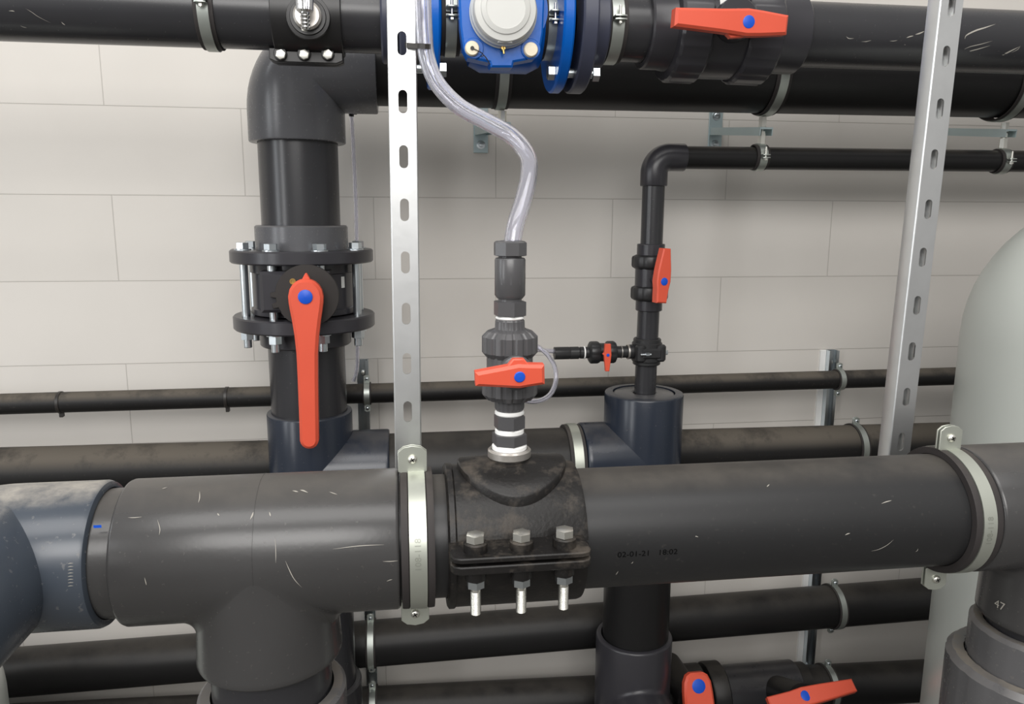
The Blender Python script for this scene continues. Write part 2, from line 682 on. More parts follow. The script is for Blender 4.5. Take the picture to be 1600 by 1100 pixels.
def strap_clamp(c, r, bw, lw, label, ear_w, ear_h, earx=0., screw=.0042, mats=('strap', 'rubber', 'bolt'), text=None,
                tz=None, group=None, rod=0., name='pipe_clamp', liner=.004):
    """two-half strap round a pipe that runs along X; ears above and below, screws facing the room"""
    c = V(c)
    t = thing(name, label, 'pipe clamp', c, group)
    ri, ro = r+liner, r+liner+.0018
    lin = MB().lathe(c-X*lw/2, X, [(r+.0006, 0), (ri+.0008, 0), (ri+.0012, .002), (ri+.0012, (lw-bw)/2-.001), (ri-.0002, (lw-bw)/2),
                                   (ri-.0002, (lw+bw)/2), (ri+.0012, (lw+bw)/2+.001), (ri+.0012, lw-.002), (ri+.0008, lw),
                                   (r+.0006, lw), (r+.0006, 0)], 64, cap=False)
    obj('rubber_liner', lin, mats[1], t)
    for sgn, nm in ((-1, 'front_strap'), (1, 'rear_strap')):
        mb = MB()
        pr = [(ri, -bw/2), (ro, -bw/2), (ro, bw/2), (ri, bw/2), (ri, -bw/2)]
        a0 = .03
        mb.lathe(c, X, pr, 40, None, V((0, 0, 1)), a0 if sgn < 0 else PI+a0, (PI if sgn < 0 else 2*PI)-a0)
        # basis for X axis with x=Z: by = X x Z = -Y -> angles 0..pi lie on the room side
        for up in (1, -1):
            hw = ear_w/2
            z0, z1 = ri-.0004, ri+ear_h
            k = ear_w*.18
            poly = [(earx-bw/2, up*(z0-.001)), (earx-hw, up*(z0+.002)), (earx-hw, up*(z1-k*1.2)), (earx-hw*.6, up*(z1-k*.3)), (earx, up*z1),
                    (earx+hw*.6, up*(z1-k*.3)), (earx+hw, up*(z1-k*1.2)), (earx+hw, up*(z0+.002)), (earx+bw/2, up*(z0-.001))]
            yo = -.0032 if sgn < 0 else .0014
            mb.prism(c+Y*(yo+.0018), X, Z, poly, 0, .0018, .0003)
        obj(nm, mb, mats[0], t)
    for up in (1, -1):
        o = c+X*earx+Z*(up*(ri+ear_h*.52))+FRONT*.0034
        mb = MB().lathe(o, FRONT, [(screw, 0), (screw*.97, screw*.25), (screw*.78, screw*.55), (screw*.45, screw*.68), (0, screw*.72)], 24)
        mb.cyl(o, o-FRONT*.014, screw*.5, 12)
        sc = obj('screw', mb, mats[2], t)
        if screw > .003:
            q = MB()
            for a in (.5, .5+PI/2):
                e, g_ = X*math.cos(a)+Z*math.sin(a), Z*math.cos(a)-X*math.sin(a)
                q.prism(o+FRONT*screw*.60, e, g_, [(-screw*.5, -screw*.1), (screw*.5, -screw*.1), (screw*.5, screw*.1), (-screw*.5, screw*.1)], -.0001, screw*.16)
            obj('cross_recess', q, 'ink', sc)
    if rod:
        a = c+Y*(ro-.001)
        obj('mounting_rod', MB().hexa(a, Y, .012, .01).cyl(a+Y*.009, a+Y*rod, .0038, 16), mats[2], t)
    if text:
        st = hit(*text[1], c, X, ro)
        obj('size_marking', wrap_text(text[0], text[2], c, X, ro, V((c.x, st.y, st.z)), 'round', .0003, xs=1.15), 'emboss', t, label='embossed size number')
    return t


def ring_clamp(c, r, bw, label, group=None, ear=.016, mats=('strap_dull', 'rubber', 'bolt'), ear_dir=FRONT, gap=.0035, liner=.0035):
    """hanging ring round a pipe along X, split level with the axis, ears one above the other towards ear_dir"""
    c = V(c)
    t = thing('pipe_ring', label, 'pipe clamp', c, group)
    ri, ro = r+liner, r+liner+.002
    lw = bw*1.75
    obj('rubber_liner', MB().ring(c-X*lw/2, c+X*lw/2, ri-.0002, r+.0006, c=.0004), mats[1], t)
    ed = V(ear_dir).normalized()
    for sg, nm in ((1, 'upper_half'), (-1, 'lower_half')):
        mb = MB()
        pr = [(ri, -bw/2), (ro, -bw/2), (ro, bw/2), (ri, bw/2), (ri, -bw/2)]
        bx, by, bz = basis(X, ed)
        s2 = 1 if by.z*sg > 0 else -1
        a0, a1 = (.03, PI-.03) if s2 > 0 else (PI+.03, 2*PI-.03)
        mb.lathe(c, X, pr, 36, None, ed, a0, a1)
        o = c+ed*(ri-.0005)+Z*(sg*gap/2)
        cr = V(ed).cross(Z)
        mb.prism(o, ed, Z.cross(ed), [(0, -bw*.5), (ear, -bw*.5), (ear+.002, -bw*.3), (ear+.002, bw*.3), (ear, bw*.5), (0, bw*.5)],
                 0 if sg > 0 else -.002, .002 if sg > 0 else 0)
        obj(nm, mb, mats[0], t)
    o = c+ed*(ri+ear*.5)
    mb = MB().cyl(o-Z*.009, o+Z*.02, .0022, 12).hexa(o-Z*(gap/2+.0065), Z, .0075, .0045, .0004)
    obj('clamp_screw', mb, mats[2], t)
    return t


def lever_poly(L, R_, w0, wh, w1):
    return [(-L, -w0/2), (-L*.35, -wh*.42), (0, -wh/2), (R_*.35, -wh*.46), (R_, -w1/2), (R_, w1/2), (R_*.35, wh*.46), (0, wh/2), (-L*.35, wh*.42), (-L, w0/2)]


# ------------------------------------------------------------------ setting
struct('wall_back', MB().box((-2.6, 0, 0), (4.6, .24, 3.0)), 'wall')
struct('floor', MB().box((-2.6, -5.2, -.1), (4.6, 0, 0)), 'floor')

MY, MZ = -1.27, 1.268           # axis of the front run
UY, UZ = -.57, 1.876            # axis of the metered run
RY = -.26                       # plane of the risers and the rear header
RZ = 1.858                      # axis of the rear header


def XM(px, py=830):
    return P(px, py, -MY).x


def XU(px, py=45):
    return P(px, py, -UY).x


def XR(px, py=110):
    return P(px, py, -RY).x

# ------------------------------------------------------------------ front run of grey pipe
MA = V((0, MY, MZ))
LEGX = .540
x0, x1 = XM(197, 750), XM(625, 842)
tee_r = .0622
front_tee = thing('pipe_tee', 'big dusty grey plastic tee with its branch hanging down at the lower left', 'pipe fitting', (LEGX, MY, MZ))
sc = [(.0010, [(312, 768), (312, 778), (310, 786)]), (.0012, [(340, 802), (341, 804), (343, 806)]), (.0016, [(391, 812), (394, 806), (396, 800)]),
      (.0016, [(457, 767), (462, 768), (466, 769)]), (.0018, [(469, 766), (474, 767), (481, 770)]), (.001, [(515, 769), (521, 771), (527, 773)]),
      (.0008, [(200, 809), (210, 809), (222, 808)]), (.0012, [(253, 764), (257, 763), (261, 762)]), (.0008, [(598, 877), (610, 877), (622, 876)]),
      (.001, [(604, 908), (609, 906), (613, 905)]), (.0008, [(446, 876), (452, 890), (460, 905), (472, 918)]), (.0008, [(520, 858), (560, 853), (600, 851)]),
      (.0007, [(246, 812), (250, 826), (249, 836)]), (.0006, [(430, 840), (431, 862), (431, 880)]), (.0008, [(226, 742+160), (228, 910), (229, 914)]),
      (.0012, [(421, 800), (422, 804), (423, 807)])]
obj('tee_body', tee_mesh((LEGX, MY, MZ), X, LEGX-x0, x1-LEGX, tee_r, -Z, MZ-P(430, 1081, 1.333).z, .0617, .013, .0552, .054, re=.0632), 'tee_front', front_tee, sharp=50, marks=(ribbons(sc, (0, MY, MZ), X, tee_r), 'scratch'))
obj('mould_line', MB().ring((LEGX-.0003, MY, MZ), (LEGX+.0003, MY, MZ), tee_r+.0003, tee_r-.001, c=.0001), 'tee_front', front_tee)

# union below the front tee
u = thing('pipe_union', 'grey pipe union just below the hanging branch at the lower left', 'pipe fitting', (LEGX, MY, .92))
obj('tail_pipe', MB().cyl((LEGX, MY, .92), (LEGX, MY, MZ-.10), .0528, 56), 'pipe_dark', u)
obj('union_collar', MB().ring((LEGX, MY, .98), (LEGX, MY, P(318, 1080, 1.27).z), .0655, .0545, 64, .003), 'fit_dusty', u)

# reducing stub and blue-grey elbow at the left
solo('pipe_stub', pipe_mesh((XM(150), MY, MZ), (x0+.012, MY, MZ), .0548), 'tee_front', 'short dusty pipe stub joining the blue-grey elbow to the big tee', 'pipe', (XM(150), MY, MZ))
EX = .320
mouth = XM(166, 760)
el = thing('pipe_elbow', 'blue-grey elbow at the lower left corner turning towards the viewer', 'pipe fitting', (EX, MY, MZ))
obj('elbow_body', elbow_mesh((EX, MY, MZ), X, FRONT, mouth-EX, .15, .0622, 0, .0556, .005), 'elbow_front', el,
    marks=(ribbons([(.0007, [(106, y_), (110, y_-1), (115, y_-1)]) for y_ in range(881, 918, 5)], (0, MY, MZ), X, .0622), 'scratch'))
obj('alignment_mark', MB().add(*(lambda a: ([a+V((0, 0, .0012)), a+V((0, 0, -.0012)), a+V((.006, 0, -.0012)), a+V((.006, 0, .0012))], [(0, 1, 2, 3)]))(hit(146, 823, (0, MY, MZ), X, .0626))), 'cap', el, label='blue pen mark')

# main pipe
fp = thing('straight_pipe', 'long dark grey pipe crossing the front with a printed date stamp', 'pipe', (x1, MY, MZ))
st = hit(1012, 864.5, MA, X, .055)
obj('printed_date', wrap_text('02-01-21   18:02', .0072, MA, X, .055, st, 'axis', .00035, 1.14), 'ink', fp, label='black printed date and time')
sc = [(.0008, [(1361, 861), (1373, 858), (1385, 852), (1396, 843)]), (.001, [(1198, 761), (1200, 759), (1202, 757)]), (.001, [(1377, 787), (1385, 784), (1393, 782)]),
      (.0008, [(1086, 838), (1088, 838), (1091, 839)]), (.0008, [(962, 898), (964, 895), (966, 892)]), (.0008, [(986, 880), (988, 879), (989, 877)]),
      (.0012, [(1320, 836), (1324, 834), (1328, 833)]), (.0008, [(1430, 862), (1433, 860), (1434, 857)])]
obj('pipe_wall', pipe_mesh((x1-.012, MY, MZ), (XM(1500, 800)+.02, MY, MZ), .055), 'pipe_front', fp, marks=(ribbons(sc, MA, X, .055), 'scratch'))

strap_clamp((.6735, MY, MZ), .055, .0146, .028, 'pale steel clamp holding the front pipe between the big tee and the black saddle', .0255, .025, -.003,
            text=('108-118', (655, 868), .0074), group=None, rod=.0365, liner=.0062)
strap_clamp((1.200, MY, MZ), .055, .0135, .0275, 'pale steel clamp at the right end of the long front pipe', .0235, .0255, -.003,
            text=('108-118', (1524, 832), .0074), rod=.0365, liner=.0062)

# tee at the right edge
tx0 = 1.2155
RLX = P(1622, 920, 1.27).x+.0100
rt = thing('pipe_tee', 'dark grey tee cut off by the right edge with a moulded number on its branch', 'pipe fitting', (RLX, MY, MZ))
obj('tee_body', tee_mesh((RLX, MY, MZ), X, RLX-tx0, .15, .0625, -Z, .128, .0605, .014, .0556, .054, re=.0622), 'tee_front', rt, sharp=50)
la = (RLX, MY, 1.1)
vs, fs = text2d('47', .012)
st = hit(1562, 946, la, Z, .0622)
mb = MB()
e0 = math.atan2(st.y-MY, st.x-RLX)
mb.add([V((RLX+.0626*math.cos(e0+x_/.0622), MY+.0626*math.sin(e0+x_/.0622), st.z+y_)) for x_, y_ in vs], fs)
obj('moulded_number', mb, 'scratch', rt, label='raised moulded number')
un = thing('pipe_union', 'grey pipe union with stepped rings at the lower right corner', 'pipe fitting', (RLX, MY, .9))
z_n1, z_n2 = P(1517, 985, 1.27).z, P(1482, 1045, 1.27).z
obj('tail_pipe', MB().cyl((RLX, MY, .9), (RLX, MY, 1.148), .0530, 56), 'pipe_dark', un)
obj('union_collar', MB().ring((RLX, MY, .95), (RLX, MY, z_n1), .0665, .0548, 72, .004, ribbed(72, 12, .012, .09)), 'fit_dusty', un)
obj('union_nut', MB().ring((RLX, MY, .9), (RLX, MY, z_n2), .0850, .0678, 96, .006, ribbed(96, 16, .014, .1)), 'fit_dusty', un)

# ------------------------------------------------------------------ tapping saddle on the front pipe
s0, s1 = XM(694, 729), XM(897, 723)
SX = .758
FL = 1.365     # distance of the flange's front edge from the wall
sad = thing('tapping_saddle', 'black bolted tapping saddle in the middle of the front pipe', 'pipe saddle', (SX, MY, MZ))
zu = P(815, 869, FL).z
zs = P(815, 880, FL).z
zl = P(815, 895, FL).z
a_s = math.asin((zs-MZ)/.0635)
sr = .0635
pr = [(sr-.0075, s0), (sr-.001, s0), (sr+.0015, s0+.0015), (sr+.0015, s0+.006), (sr, s0+.0075), (sr, s1-.003), (sr-.001, s1), (sr-.0075, s1), (sr-.0075, s0)]
up = MB().lathe((0, MY, MZ), X, pr, 56, None, FRONT, -PI+a_s+.02, -a_s-.02)
lo = MB().lathe((0, MY, MZ), X, pr, 56, None, FRONT, -a_s+.02, PI+a_s-.02)
yF, yB = -FL, MY-.052
fx0, fx1 = P(705, 865, FL).x, P(927, 860, FL).x
cr = .008
fpoly = [(fx0, yB), (fx0, yF+cr), (fx0+cr*.3, yF+cr*.3), (fx0+cr, yF), (fx1-cr, yF), (fx1-cr*.3, yF+cr*.3), (fx1, yF+cr), (fx1, yB)]
up.prism((0, 0, 0), X, Y, fpoly, zs+.0012, zu, .001)
lo.prism((0, 0, 0), X, Y, fpoly, zl, zs-.0012, .001)
up.prism((0, 2*MY, 0), X, Y, [(a, -b_) for a, b_ in fpoly], zs+.0012, zu, .001)
lo.prism((0, 2*MY, 0), X, Y, [(a, -b_) for a, b_ in fpoly], zl, zs-.0012, .001)
BD = 1.350
bolts = [(743, 841, 846), (815, 838, 843), (882, 832, 838)]
for (px, pyh, pyb) in bolts:
    c = P(px, pyb, BD)
    up.cyl((c.x, c.y, zu-.002), (c.x, c.y, P(px, pyb, BD).z), .0098, 28, .001)
    lo.cyl((c.x, c.y, P(px, pyb+59, BD).z), (c.x, c.y, zl+.002), .0088, 28, .001)
# reinforced pad: follows the saddle, round in plan
NP = 60
rp_, rho = sr+.0068, .0475
vs, fs = [], []
for k, rr in enumerate((.015, .026, .036, rho-.0012, rho, rho)):
    for i in range(NP):
        a = 2*PI*i/NP
        xx, yy = rr*math.cos(a)*1.04, rr*math.sin(a)
        base = rp_-(.0012 if k == 4 else 0)-(.0075 if k == 5 else 0)
        lift = .004*max(0, (1-rr/.04))
        vs.append(V((SX+.002+xx, MY+yy, MZ+math.sqrt(base*base-yy*yy)+lift)))
for k in range(5):
    for i in range(NP):
        j = (i+1) % NP
        fs.append((k*NP+i, k*NP+j, (k+1)*NP+j, (k+1)*NP+i))
pad = MB().add(vs, fs)
zt0, zt1, zt2 = P(797, 742, 1.27).z, P(797, 714, 1.27).z, P(797, 700, 1.27).z
pad.cyl((SX, MY, MZ+sr), (SX, MY, zt1+.002), .0185, 40)
obj('upper_half', up, 'saddle', sad)
obj('lower_half', lo, 'saddle', sad)
obj('outlet_pad', pad, 'saddle', sad)
obj('reinforcing_ring', MB().ring((SX, MY, zt1), (SX, MY, zt2), .0196, .0165, 48, .0014), 'ring_steel', sad, label='steel ring round the outlet')
for (px, pyh, pyb) in bolts:
    c = P(px, pyb, BD)
    zt = P(px, pyb, BD).z
    zb = P(px, pyb+59, BD).z
    b_ = obj('bolt', MB().hexa((c.x, c.y, zt), Z, .0138, .0068, .0007, V((.9, .3, 0))).cyl((c.x, c.y, zb-.031), (c.x, c.y, zt), .0040, 16, .0006,
             mod=None), 'bolt', sad)
    th = MB()
    for k in range(16):
        z_ = zb-.0305+k*.00125
        th.lathe((c.x, c.y, z_), Z, [(.0040, 0), (.0044, .0006), (.0040, .0012)], 16, cap=False)
    obj('thread', th, 'bolt', b_)
    obj('nut', MB().hexa((c.x, c.y, zb-.0068), Z, .0132, .0066, .0007, V((.8, .5, 0))), 'bolt_blue', b_)


# ------------------------------------------------------------------ valve stack on the saddle
def fz(y_):
    return P(797, y_-4, 1.27).z


def hw(px_w, y_):
    return px_w/2*(P(797, y_, 1.27)-CAM).dot(FWD)/F_PX


SC_ = V((SX, MY, 0))


def at_z(y_):
    return V((SX, MY, fz(y_)))


XR_ = V((.92, -.38, 0))
t = thing('hex_bushing', 'grey hexagonal bushing screwed into the steel ring of the saddle', 'pipe fitting', at_z(706))
obj('bushing_hex', MB().hexa(at_z(697), Z, hw(1.9*51, 690), fz(680)-fz(697), .001, XR_).cyl(at_z(716), at_z(702), .0145, 32), 'fit_grey', t)
obj('thread_tape', MB().cyl(at_z(706), at_z(697), .0158, 36, .0012), 'tape', t, label='white thread tape')
t = thing('hex_nipple', 'grey hexagonal nipple wrapped in white tape under the orange valve', 'pipe fitting', at_z(682))
obj('nipple_hex', MB().hexa(at_z(672), Z, hw(1.9*45.5, 660), fz(652)-fz(672), .001, XR_).cyl(at_z(683), at_z(640), .0120, 32), 'fit_grey', t)
obj('thread_tape', MB().cyl(at_z(681.5), at_z(672.5), hw(45, 676), 36, .0012), 'tape', t, label='white thread tape')
obj('thread_tape', MB().cyl(at_z(651.5), at_z(644.5), hw(46, 648), 36, .0012), 'tape', t, label='white thread tape')


def handle(t, c, along, out, L, R_, w0, wh, w1, th, capr, grip=True, mats='red', bev=.0025):
    """two-armed lever centred on c; L arm against 'along'"""
    along, out = V(along).normalized(), V(out).normalized()
    cr_ = out.cross(along)
    poly = lever_poly(L, R_, w0, wh, w1)
    mb = MB().prism(c-out*th, along, cr_, poly, 0, th, bev)
    h = obj('handle', mb, mats, t, label='orange-red handle')
    obj('centre_cap', MB().lathe(c-out*.0004, out, [(capr, 0), (capr, .0009), (capr*.85, .0015), (0, .0017)], 32), 'cap', h, label='round blue cap')
    return h


vx = thing('ball_valve', 'grey union ball valve with orange lever standing on the black saddle', 'valve', at_z(645))
obj('end_connector', MB().lathe(at_z(644), Z, [(hw(42, 640), 0), (hw(46, 640), fz(641)-fz(644)), (hw(48, 630), fz(624)-fz(644))], 72, ribbed(72, 18, .035, .3)), 'fit_grey', vx, sharp=25)
obj('end_connector', MB().lathe(at_z(524), Z, [(hw(52, 520), 0), (hw(47, 520), .004), (hw(46, 505), fz(505)-fz(524)), (hw(42, 505), fz(502.5)-fz(524))], 72, ribbed(72, 18, .035, .3)), 'fit_grey', vx, sharp=25)
nutp = lambda ya, yb, w_: [(hw(w_*.84, ya), 0), (hw(w_, ya), .0045), (hw(w_, ya), fz(yb)-fz(ya)-.0045), (hw(w_*.82, ya), fz(yb)-fz(ya)), (hw(w_*.6, ya), fz(yb)-fz(ya)+.002)]
obj('union_nut', MB().lathe(at_z(561), Z, nutp(561, 521, 87), 96, ribbed(96, 16, .055, .17)), 'fit_grey', vx, sharp=25)
obj('union_nut', MB().lathe(at_z(626), Z, nutp(626, 590, 86), 96, ribbed(96, 16, .055, .17)), 'fit_grey', vx, sharp=25)
obj('valve_body', MB().cyl(at_z(602), at_z(555), hw(72, 580), 56, .001), 'fit_grey', vx)
hc = P(812, 589, 1.328)
obj('stem', MB().cyl(V((SX, MY, hc.z)), hc+Y*.014, .011, 32).lathe(V((hc.x, hc.y+.02, hc.z)), FRONT, [(.0145, 0), (.0145, .006), (.011, .009)], 32), 'fit_grey', vx)
L_ = (hc-P(744, 593, 1.33)).length
R_ = (P(852, 585, 1.328)-hc).length
hd = handle(vx, hc, V((1, .0, .045)), V((.02, -1, -.06)), L_, R_, .0115, .0205, .0165, .013, .0046)
obj('indicator_tab', MB().prism(hc+Y*.010, X, Z, [(-.012, .006), (-.005, .0145), (.004, .0145), (.011, .006)], 0, .008, .001), 'red', hd)

t = thing('hex_adapter', 'grey hexagonal adapter with white tape on top of the saddle valve', 'pipe fitting', at_z(502))
obj('adapter_hex', MB().hexa(at_z(497), Z, hw(1.9*47.5, 485), fz(474)-fz(497), .001, XR_).cyl(at_z(508), at_z(466), hw(37, 480), 32), 'fit_grey', t)
obj('thread_tape', MB().cyl(at_z(502.5), at_z(497.5), hw(45, 500), 36, .001), 'tape', t, label='white thread tape')
t = thing('check_valve', 'dark grey barrel-shaped check valve below the clear hose', 'valve', at_z(470))
obj('barrel', MB().lathe(at_z(470), Z, [(hw(40, 470), 0), (hw(48, 470), .003), (hw(48, 470), fz(408)-fz(470)-.001), (hw(45, 470), fz(407)-fz(470)),
                                         (hw(36, 470), fz(406)-fz(470)), (hw(36, 470), fz(403)-fz(470))], 48), 'fit_grey', t)
obj('grip_band', MB().hexa(at_z(448), Z, hw(1.9*49, 440), fz(430)-fz(448), .0004, XR_, 10), 'fit_grey', t)
t = thing('hose_nut', 'dark hexagonal compression nut gripping the lower end of the clear hose', 'pipe fitting', at_z(404))
obj('nut_hex', MB().lathe(at_z(404), Z, [(.0125, 0), (hw(53, 400), .0006), (hw(53, 400), fz(383)-fz(404)), (hw(46, 400), fz(380.5)-fz(404)), (.0095, fz(380)-fz(404)), (.0088, fz(384)-fz(404))], 8, None, XR_, cap=False), 'fit_grey', t)

hp = [(660, -60, 1.172), (661, 0, 1.172), (663, 50, 1.172), (667, 90, 1.174), (683, 130, 1.18), (717, 166, 1.19), (762, 191, 1.2), (800, 213, 1.21), (824, 243, 1.225),
      (826, 275, 1.24), (817, 315, 1.255), (806, 350, 1.265), (800, 385, 1.27), (799, 398, 1.27)]
solo('clear_hose', MB().tube(spline([P(*p) for p in hp], 10), .0078, 28, .0058), 'hose', 'clear plastic hose curling from the left steel post to the grey nut', 'hose', P(*hp[-1]))


# ------------------------------------------------------------------ slotted posts
def slotted_post(name, label, base, top, wd, depth, slots, sl=.0215, sw=.0085, group=None):
    import bmesh
    base, top = V(base), V(top)
    ez = (top-base).normalized()
    ex = (X-ez*X.dot(ez)).normalized()
    ey = ez.cross(ex)
    H = (top-base).length
    t = thing(name, label, 'steel post', base, group)
    bm = bmesh.new()
    f2 = lambda p: bm.verts.new(base+ex*p[0]+ez*p[1]-origin_of(t))

    def loop(pts):
        v_ = [f2(p) for p in pts]
        for i in range(len(v_)):
            bm.edges.new((v_[i-1], v_[i]))
    hwid = wd/2-.0012
    loop([(-hwid, 0), (hwid, 0), (hwid, H), (-hwid, H)])
    for s_ in slots:
        r_ = sw/2
        pts = []
        for k in range(13):
            a = PI*k/12
            pts.append((r_*math.cos(a), s_+sl/2-r_+r_*math.sin(a)))
        for k in range(13):
            a = PI+PI*k/12
            pts.append((r_*math.cos(a), s_-sl/2+r_+r_*math.sin(a)))
        loop(pts)
    bmesh.ops.triangle_fill(bm, use_beauty=True, use_dissolve=False, edges=bm.edges[:])
    me = bpy.data.meshes.new('slotted_face')
    bm.to_mesh(me)
    bm.free()
    me.materials.append(M['steel'])
    o = bpy.data.objects.new('slotted_face', me)
    COL.objects.link(o)
    o.parent = t
    md = o.modifiers.new('sheet', 'SOLIDIFY')
    md.thickness = .0018
    md.offset = 0
    for sg in (-1, 1):
        hx = wd/2
        pl = [(sg*(hx-.0022), -.0009), (sg*(hx-.0009), -.0006), (sg*hx, .0006), (sg*hx, depth), (sg*(hx-.006), depth), (sg*(hx-.006), depth-.0016),
              (sg*(hx-.0016), depth-.0016), (sg*(hx-.0016), .0012), (sg*(hx-.0026), .0009)]
        obj('side_flange', MB().prism(base, ex, ey, pl, 0, H), 'steel', t, sharp=50)
    return t


lb, ltp = V((.6670, -1.17, 1.235)), V((.6722, -1.17, 2.6))
lz = [P(629+y_*.011, y_, 1.17).z-lb.z for y_ in (68, 159, 245, 328, 410, 490, 568, 643)]
lz = [lz[-1]-.0506] + lz + [lz[0]+.052*k for k in range(1, 16)]
slotted_post('slotted_post', 'pale galvanised slotted post at the left, in front of the wall', lb, ltp, .0272, .018, lz)
pts = [(1486, 10), (1477, 88), (1468, 170), (1458, 249), (1449, 327), (1441, 402), (1432, 477), (1423, 549), (1415, 620), (1407, 690)]
pb, pt_ = P(*pts[-1], 1.17), P(*pts[0], 1.17)
dv = (pt_-pb).normalized()
rb_ = pb-dv*.075+X*.0003
rz = [(P(*p, 1.17)-rb_).dot(dv) for p in pts]
rz = [rz[-1]-.0512]+rz+[rz[0]+.0512*k for k in range(1, 15)]
slotted_post('slotted_post', 'leaning galvanised slotted post at the right beside the grey tank', rb_, rb_+dv*1.35, .0268, .019, rz, .0205, .0078)


def band(pts, hz, th):
    mb = MB()
    n = len(pts)
    vs = []
    for i, p in enumerate(pts):
        tg = (pts[min(i+1, n-1)]-pts[max(i-1, 0)]).normalized()
        nn = Z.cross(tg).normalized()
        vs += [p+Z*hz+nn*th, p+Z*hz-nn*th, p-Z*hz-nn*th, p-Z*hz+nn*th]
    fs = []
    for i in range(n-1):
        for k in range(4):
            l_ = (k+1) % 4
            fs.append((i*4+k, i*4+l_, (i+1)*4+l_, (i+1)*4+k))
    fs += [(3, 2, 1, 0), (n*4-4, n*4-3, n*4-2, n*4-1)]
    return mb.add(vs, fs)


zz = [(634, 70, 1.160), (635.5, 70.5, 1.169), (637.5, 71, 1.1735), (645, 71.5, 1.1745), (653, 72, 1.176), (659, 72, 1.181), (664, 72.5, 1.1825), (670, 73, 1.180), (672.5, 73, 1.173), (671, 73, 1.165), (665, 73, 1.1625), (655, 72, 1.155)]
solo('cable_tie', band([P(*p) for p in zz], .0023, .0006), 'tie', 'black cable tie strapping the clear hose to the left post', 'cable tie', P(*zz[5]))

# ------------------------------------------------------------------ metered run along the top
UA = V((0, UY, UZ))


def xb(px, py=92):
    """station along the metered run whose lowest point shows at this pixel"""
    return P(px, py, -UY).x


ur_ = .055
gp = .060
xl0, xl1 = -1.2, XU(668)
tl_p = thing('straight_pipe', 'dark pipe along the top left corner with the black saddle on it', 'pipe', (xl0, UY, UZ))
sc = [(.0015, [(14, 17), (20, 17), (23, 18)]), (.0008, [(40, 13), (50, 19), (60, 26), (80, 36)]), (.002, [(96, 34), (99, 37), (102, 39)]), (.0012, [(32, 40), (37, 42), (42, 43)])]
obj('pipe_wall', pipe_mesh((xl0, UY, UZ), (XU(655), UY, UZ), ur_), 'pipe_dark', tl_p, marks=(ribbons(sc, UA, X, ur_, .0005), 'scratch'))
ring_clamp((XU(333, 73), UY, UZ), ur_, .017, 'zinc ring around the top left pipe, left of the small chrome tap', 'rings on the top pipe run')

# black saddle with a sampling tap
q0, q1 = P(422, 60, .635).x, P(533, 60, .635).x
ts = thing('tapping_saddle', 'clean black tapping saddle with a chrome tap on the top left pipe', 'pipe saddle', ((q0+q1)/2, UY, UZ))
rs = .0625
pr = [(rs-.007, q0), (rs-.001, q0), (rs, q0+.001), (rs, q1-.001), (rs-.001, q1), (rs-.007, q1), (rs-.007, q0)]
fr = MB().lathe((0, UY, UZ), X, pr, 44, None, FRONT, -PI/2+.03, PI/2-.03)
bk = MB().lathe((0, UY, UZ), X, pr, 44, None, FRONT, PI/2+.03, 1.5*PI-.03)
zb0, zb1 = P(475, 97, .59).z, UZ-.055
fx0, fx1 = P(420, 85, .59).x, P(535, 85, .59).x
for mb, s_ in ((fr, -1), (bk, 1)):
    k = .010
    for up_ in (1, -1):
        za, zb_ = UZ+up_*(zb1-UZ), UZ+up_*(zb0-UZ)
        poly = [(fx0, za), (fx0, zb_-(zb_-za)*.2), (fx0+k, zb_), (fx1-k, zb_), (fx1, zb_-(zb_-za)*.2), (fx1, za)]
        if s_ < 0:
            mb.prism((0, UY-.0012, 0), X, Z, poly, 0, .016, .001)
        else:
            mb.prism((0, UY+.0172, 0), X, Z, poly, 0, .016, .001)
for px in (438, 475, 512):
    c = P(px, 84, .59)
    fr.cyl((c.x, UY-.016, c.z), (c.x, UY-.023, c.z), .0105, 24, .001)
cx_ = P(473, 10, .70).x
zt_ = P(473, 14, .68).z
fr.lathe((cx_, UY-.055, zt_), FRONT, [(.034, .006), (.033, .0088), (.028, .0095), (.027, .0125)], 48)
obj('front_half', fr, 'saddle_clean', ts)
obj('rear_half', bk, 'saddle_clean', ts)
for px in (438, 475, 512):
    c = P(px, 84.5, .60)
    b_ = obj('bolt', MB().hexa((c.x, UY-.0225, c.z), FRONT, .0135, .0065, .0007, V((.9, 0, .3))).cyl((c.x, UY-.02, c.z), (c.x, UY+.03, c.z), .004, 14), 'bolt', ts)
tp = thing('sampling_tap', 'small chrome tap with a ribbed spout on the clean black saddle', 'tap', (cx_, UY-.066, zt_))
obj('escutcheon', MB().lathe((cx_, UY-.0672, zt_), FRONT, [(.0205, 0), (.0215, .002), (.0215, .007), (.018, .010), (0, .0105)], 40), 'ring_steel', tp)
tb = V((cx_, UY-.105, zt_+.012))
obj('tap_body', MB().cyl((cx_, UY-.076, zt_+.010), tb+FRONT*.006, .0085, 28, .001), 'chrome', tp)
obj('knurled_nut', MB().lathe(tb-Z*.016, Z, [(.009, 0), (.0125, .003), (.0135, .020), (.012, .034), (.007, .037)], 48, ribbed(48, 24, .06, .5)), 'chrome', tp)
zs0, zs1 = P(476, 47, .675).z, (tb-Z*.014).z
prof = []
for k in range(5):
    h_ = zs0+(zs1-zs0)*k/5
    prof += [(.0058, h_-zs0), (.0075, h_-zs0+.0035)]
prof += [(.0075, zs1-zs0)]
obj('hose_spout', MB().lathe((tb.x, tb.y, zs0), Z, [(.0042, .006), (.0042, 0)]+prof, 28, cap=False), 'chrome', tp)

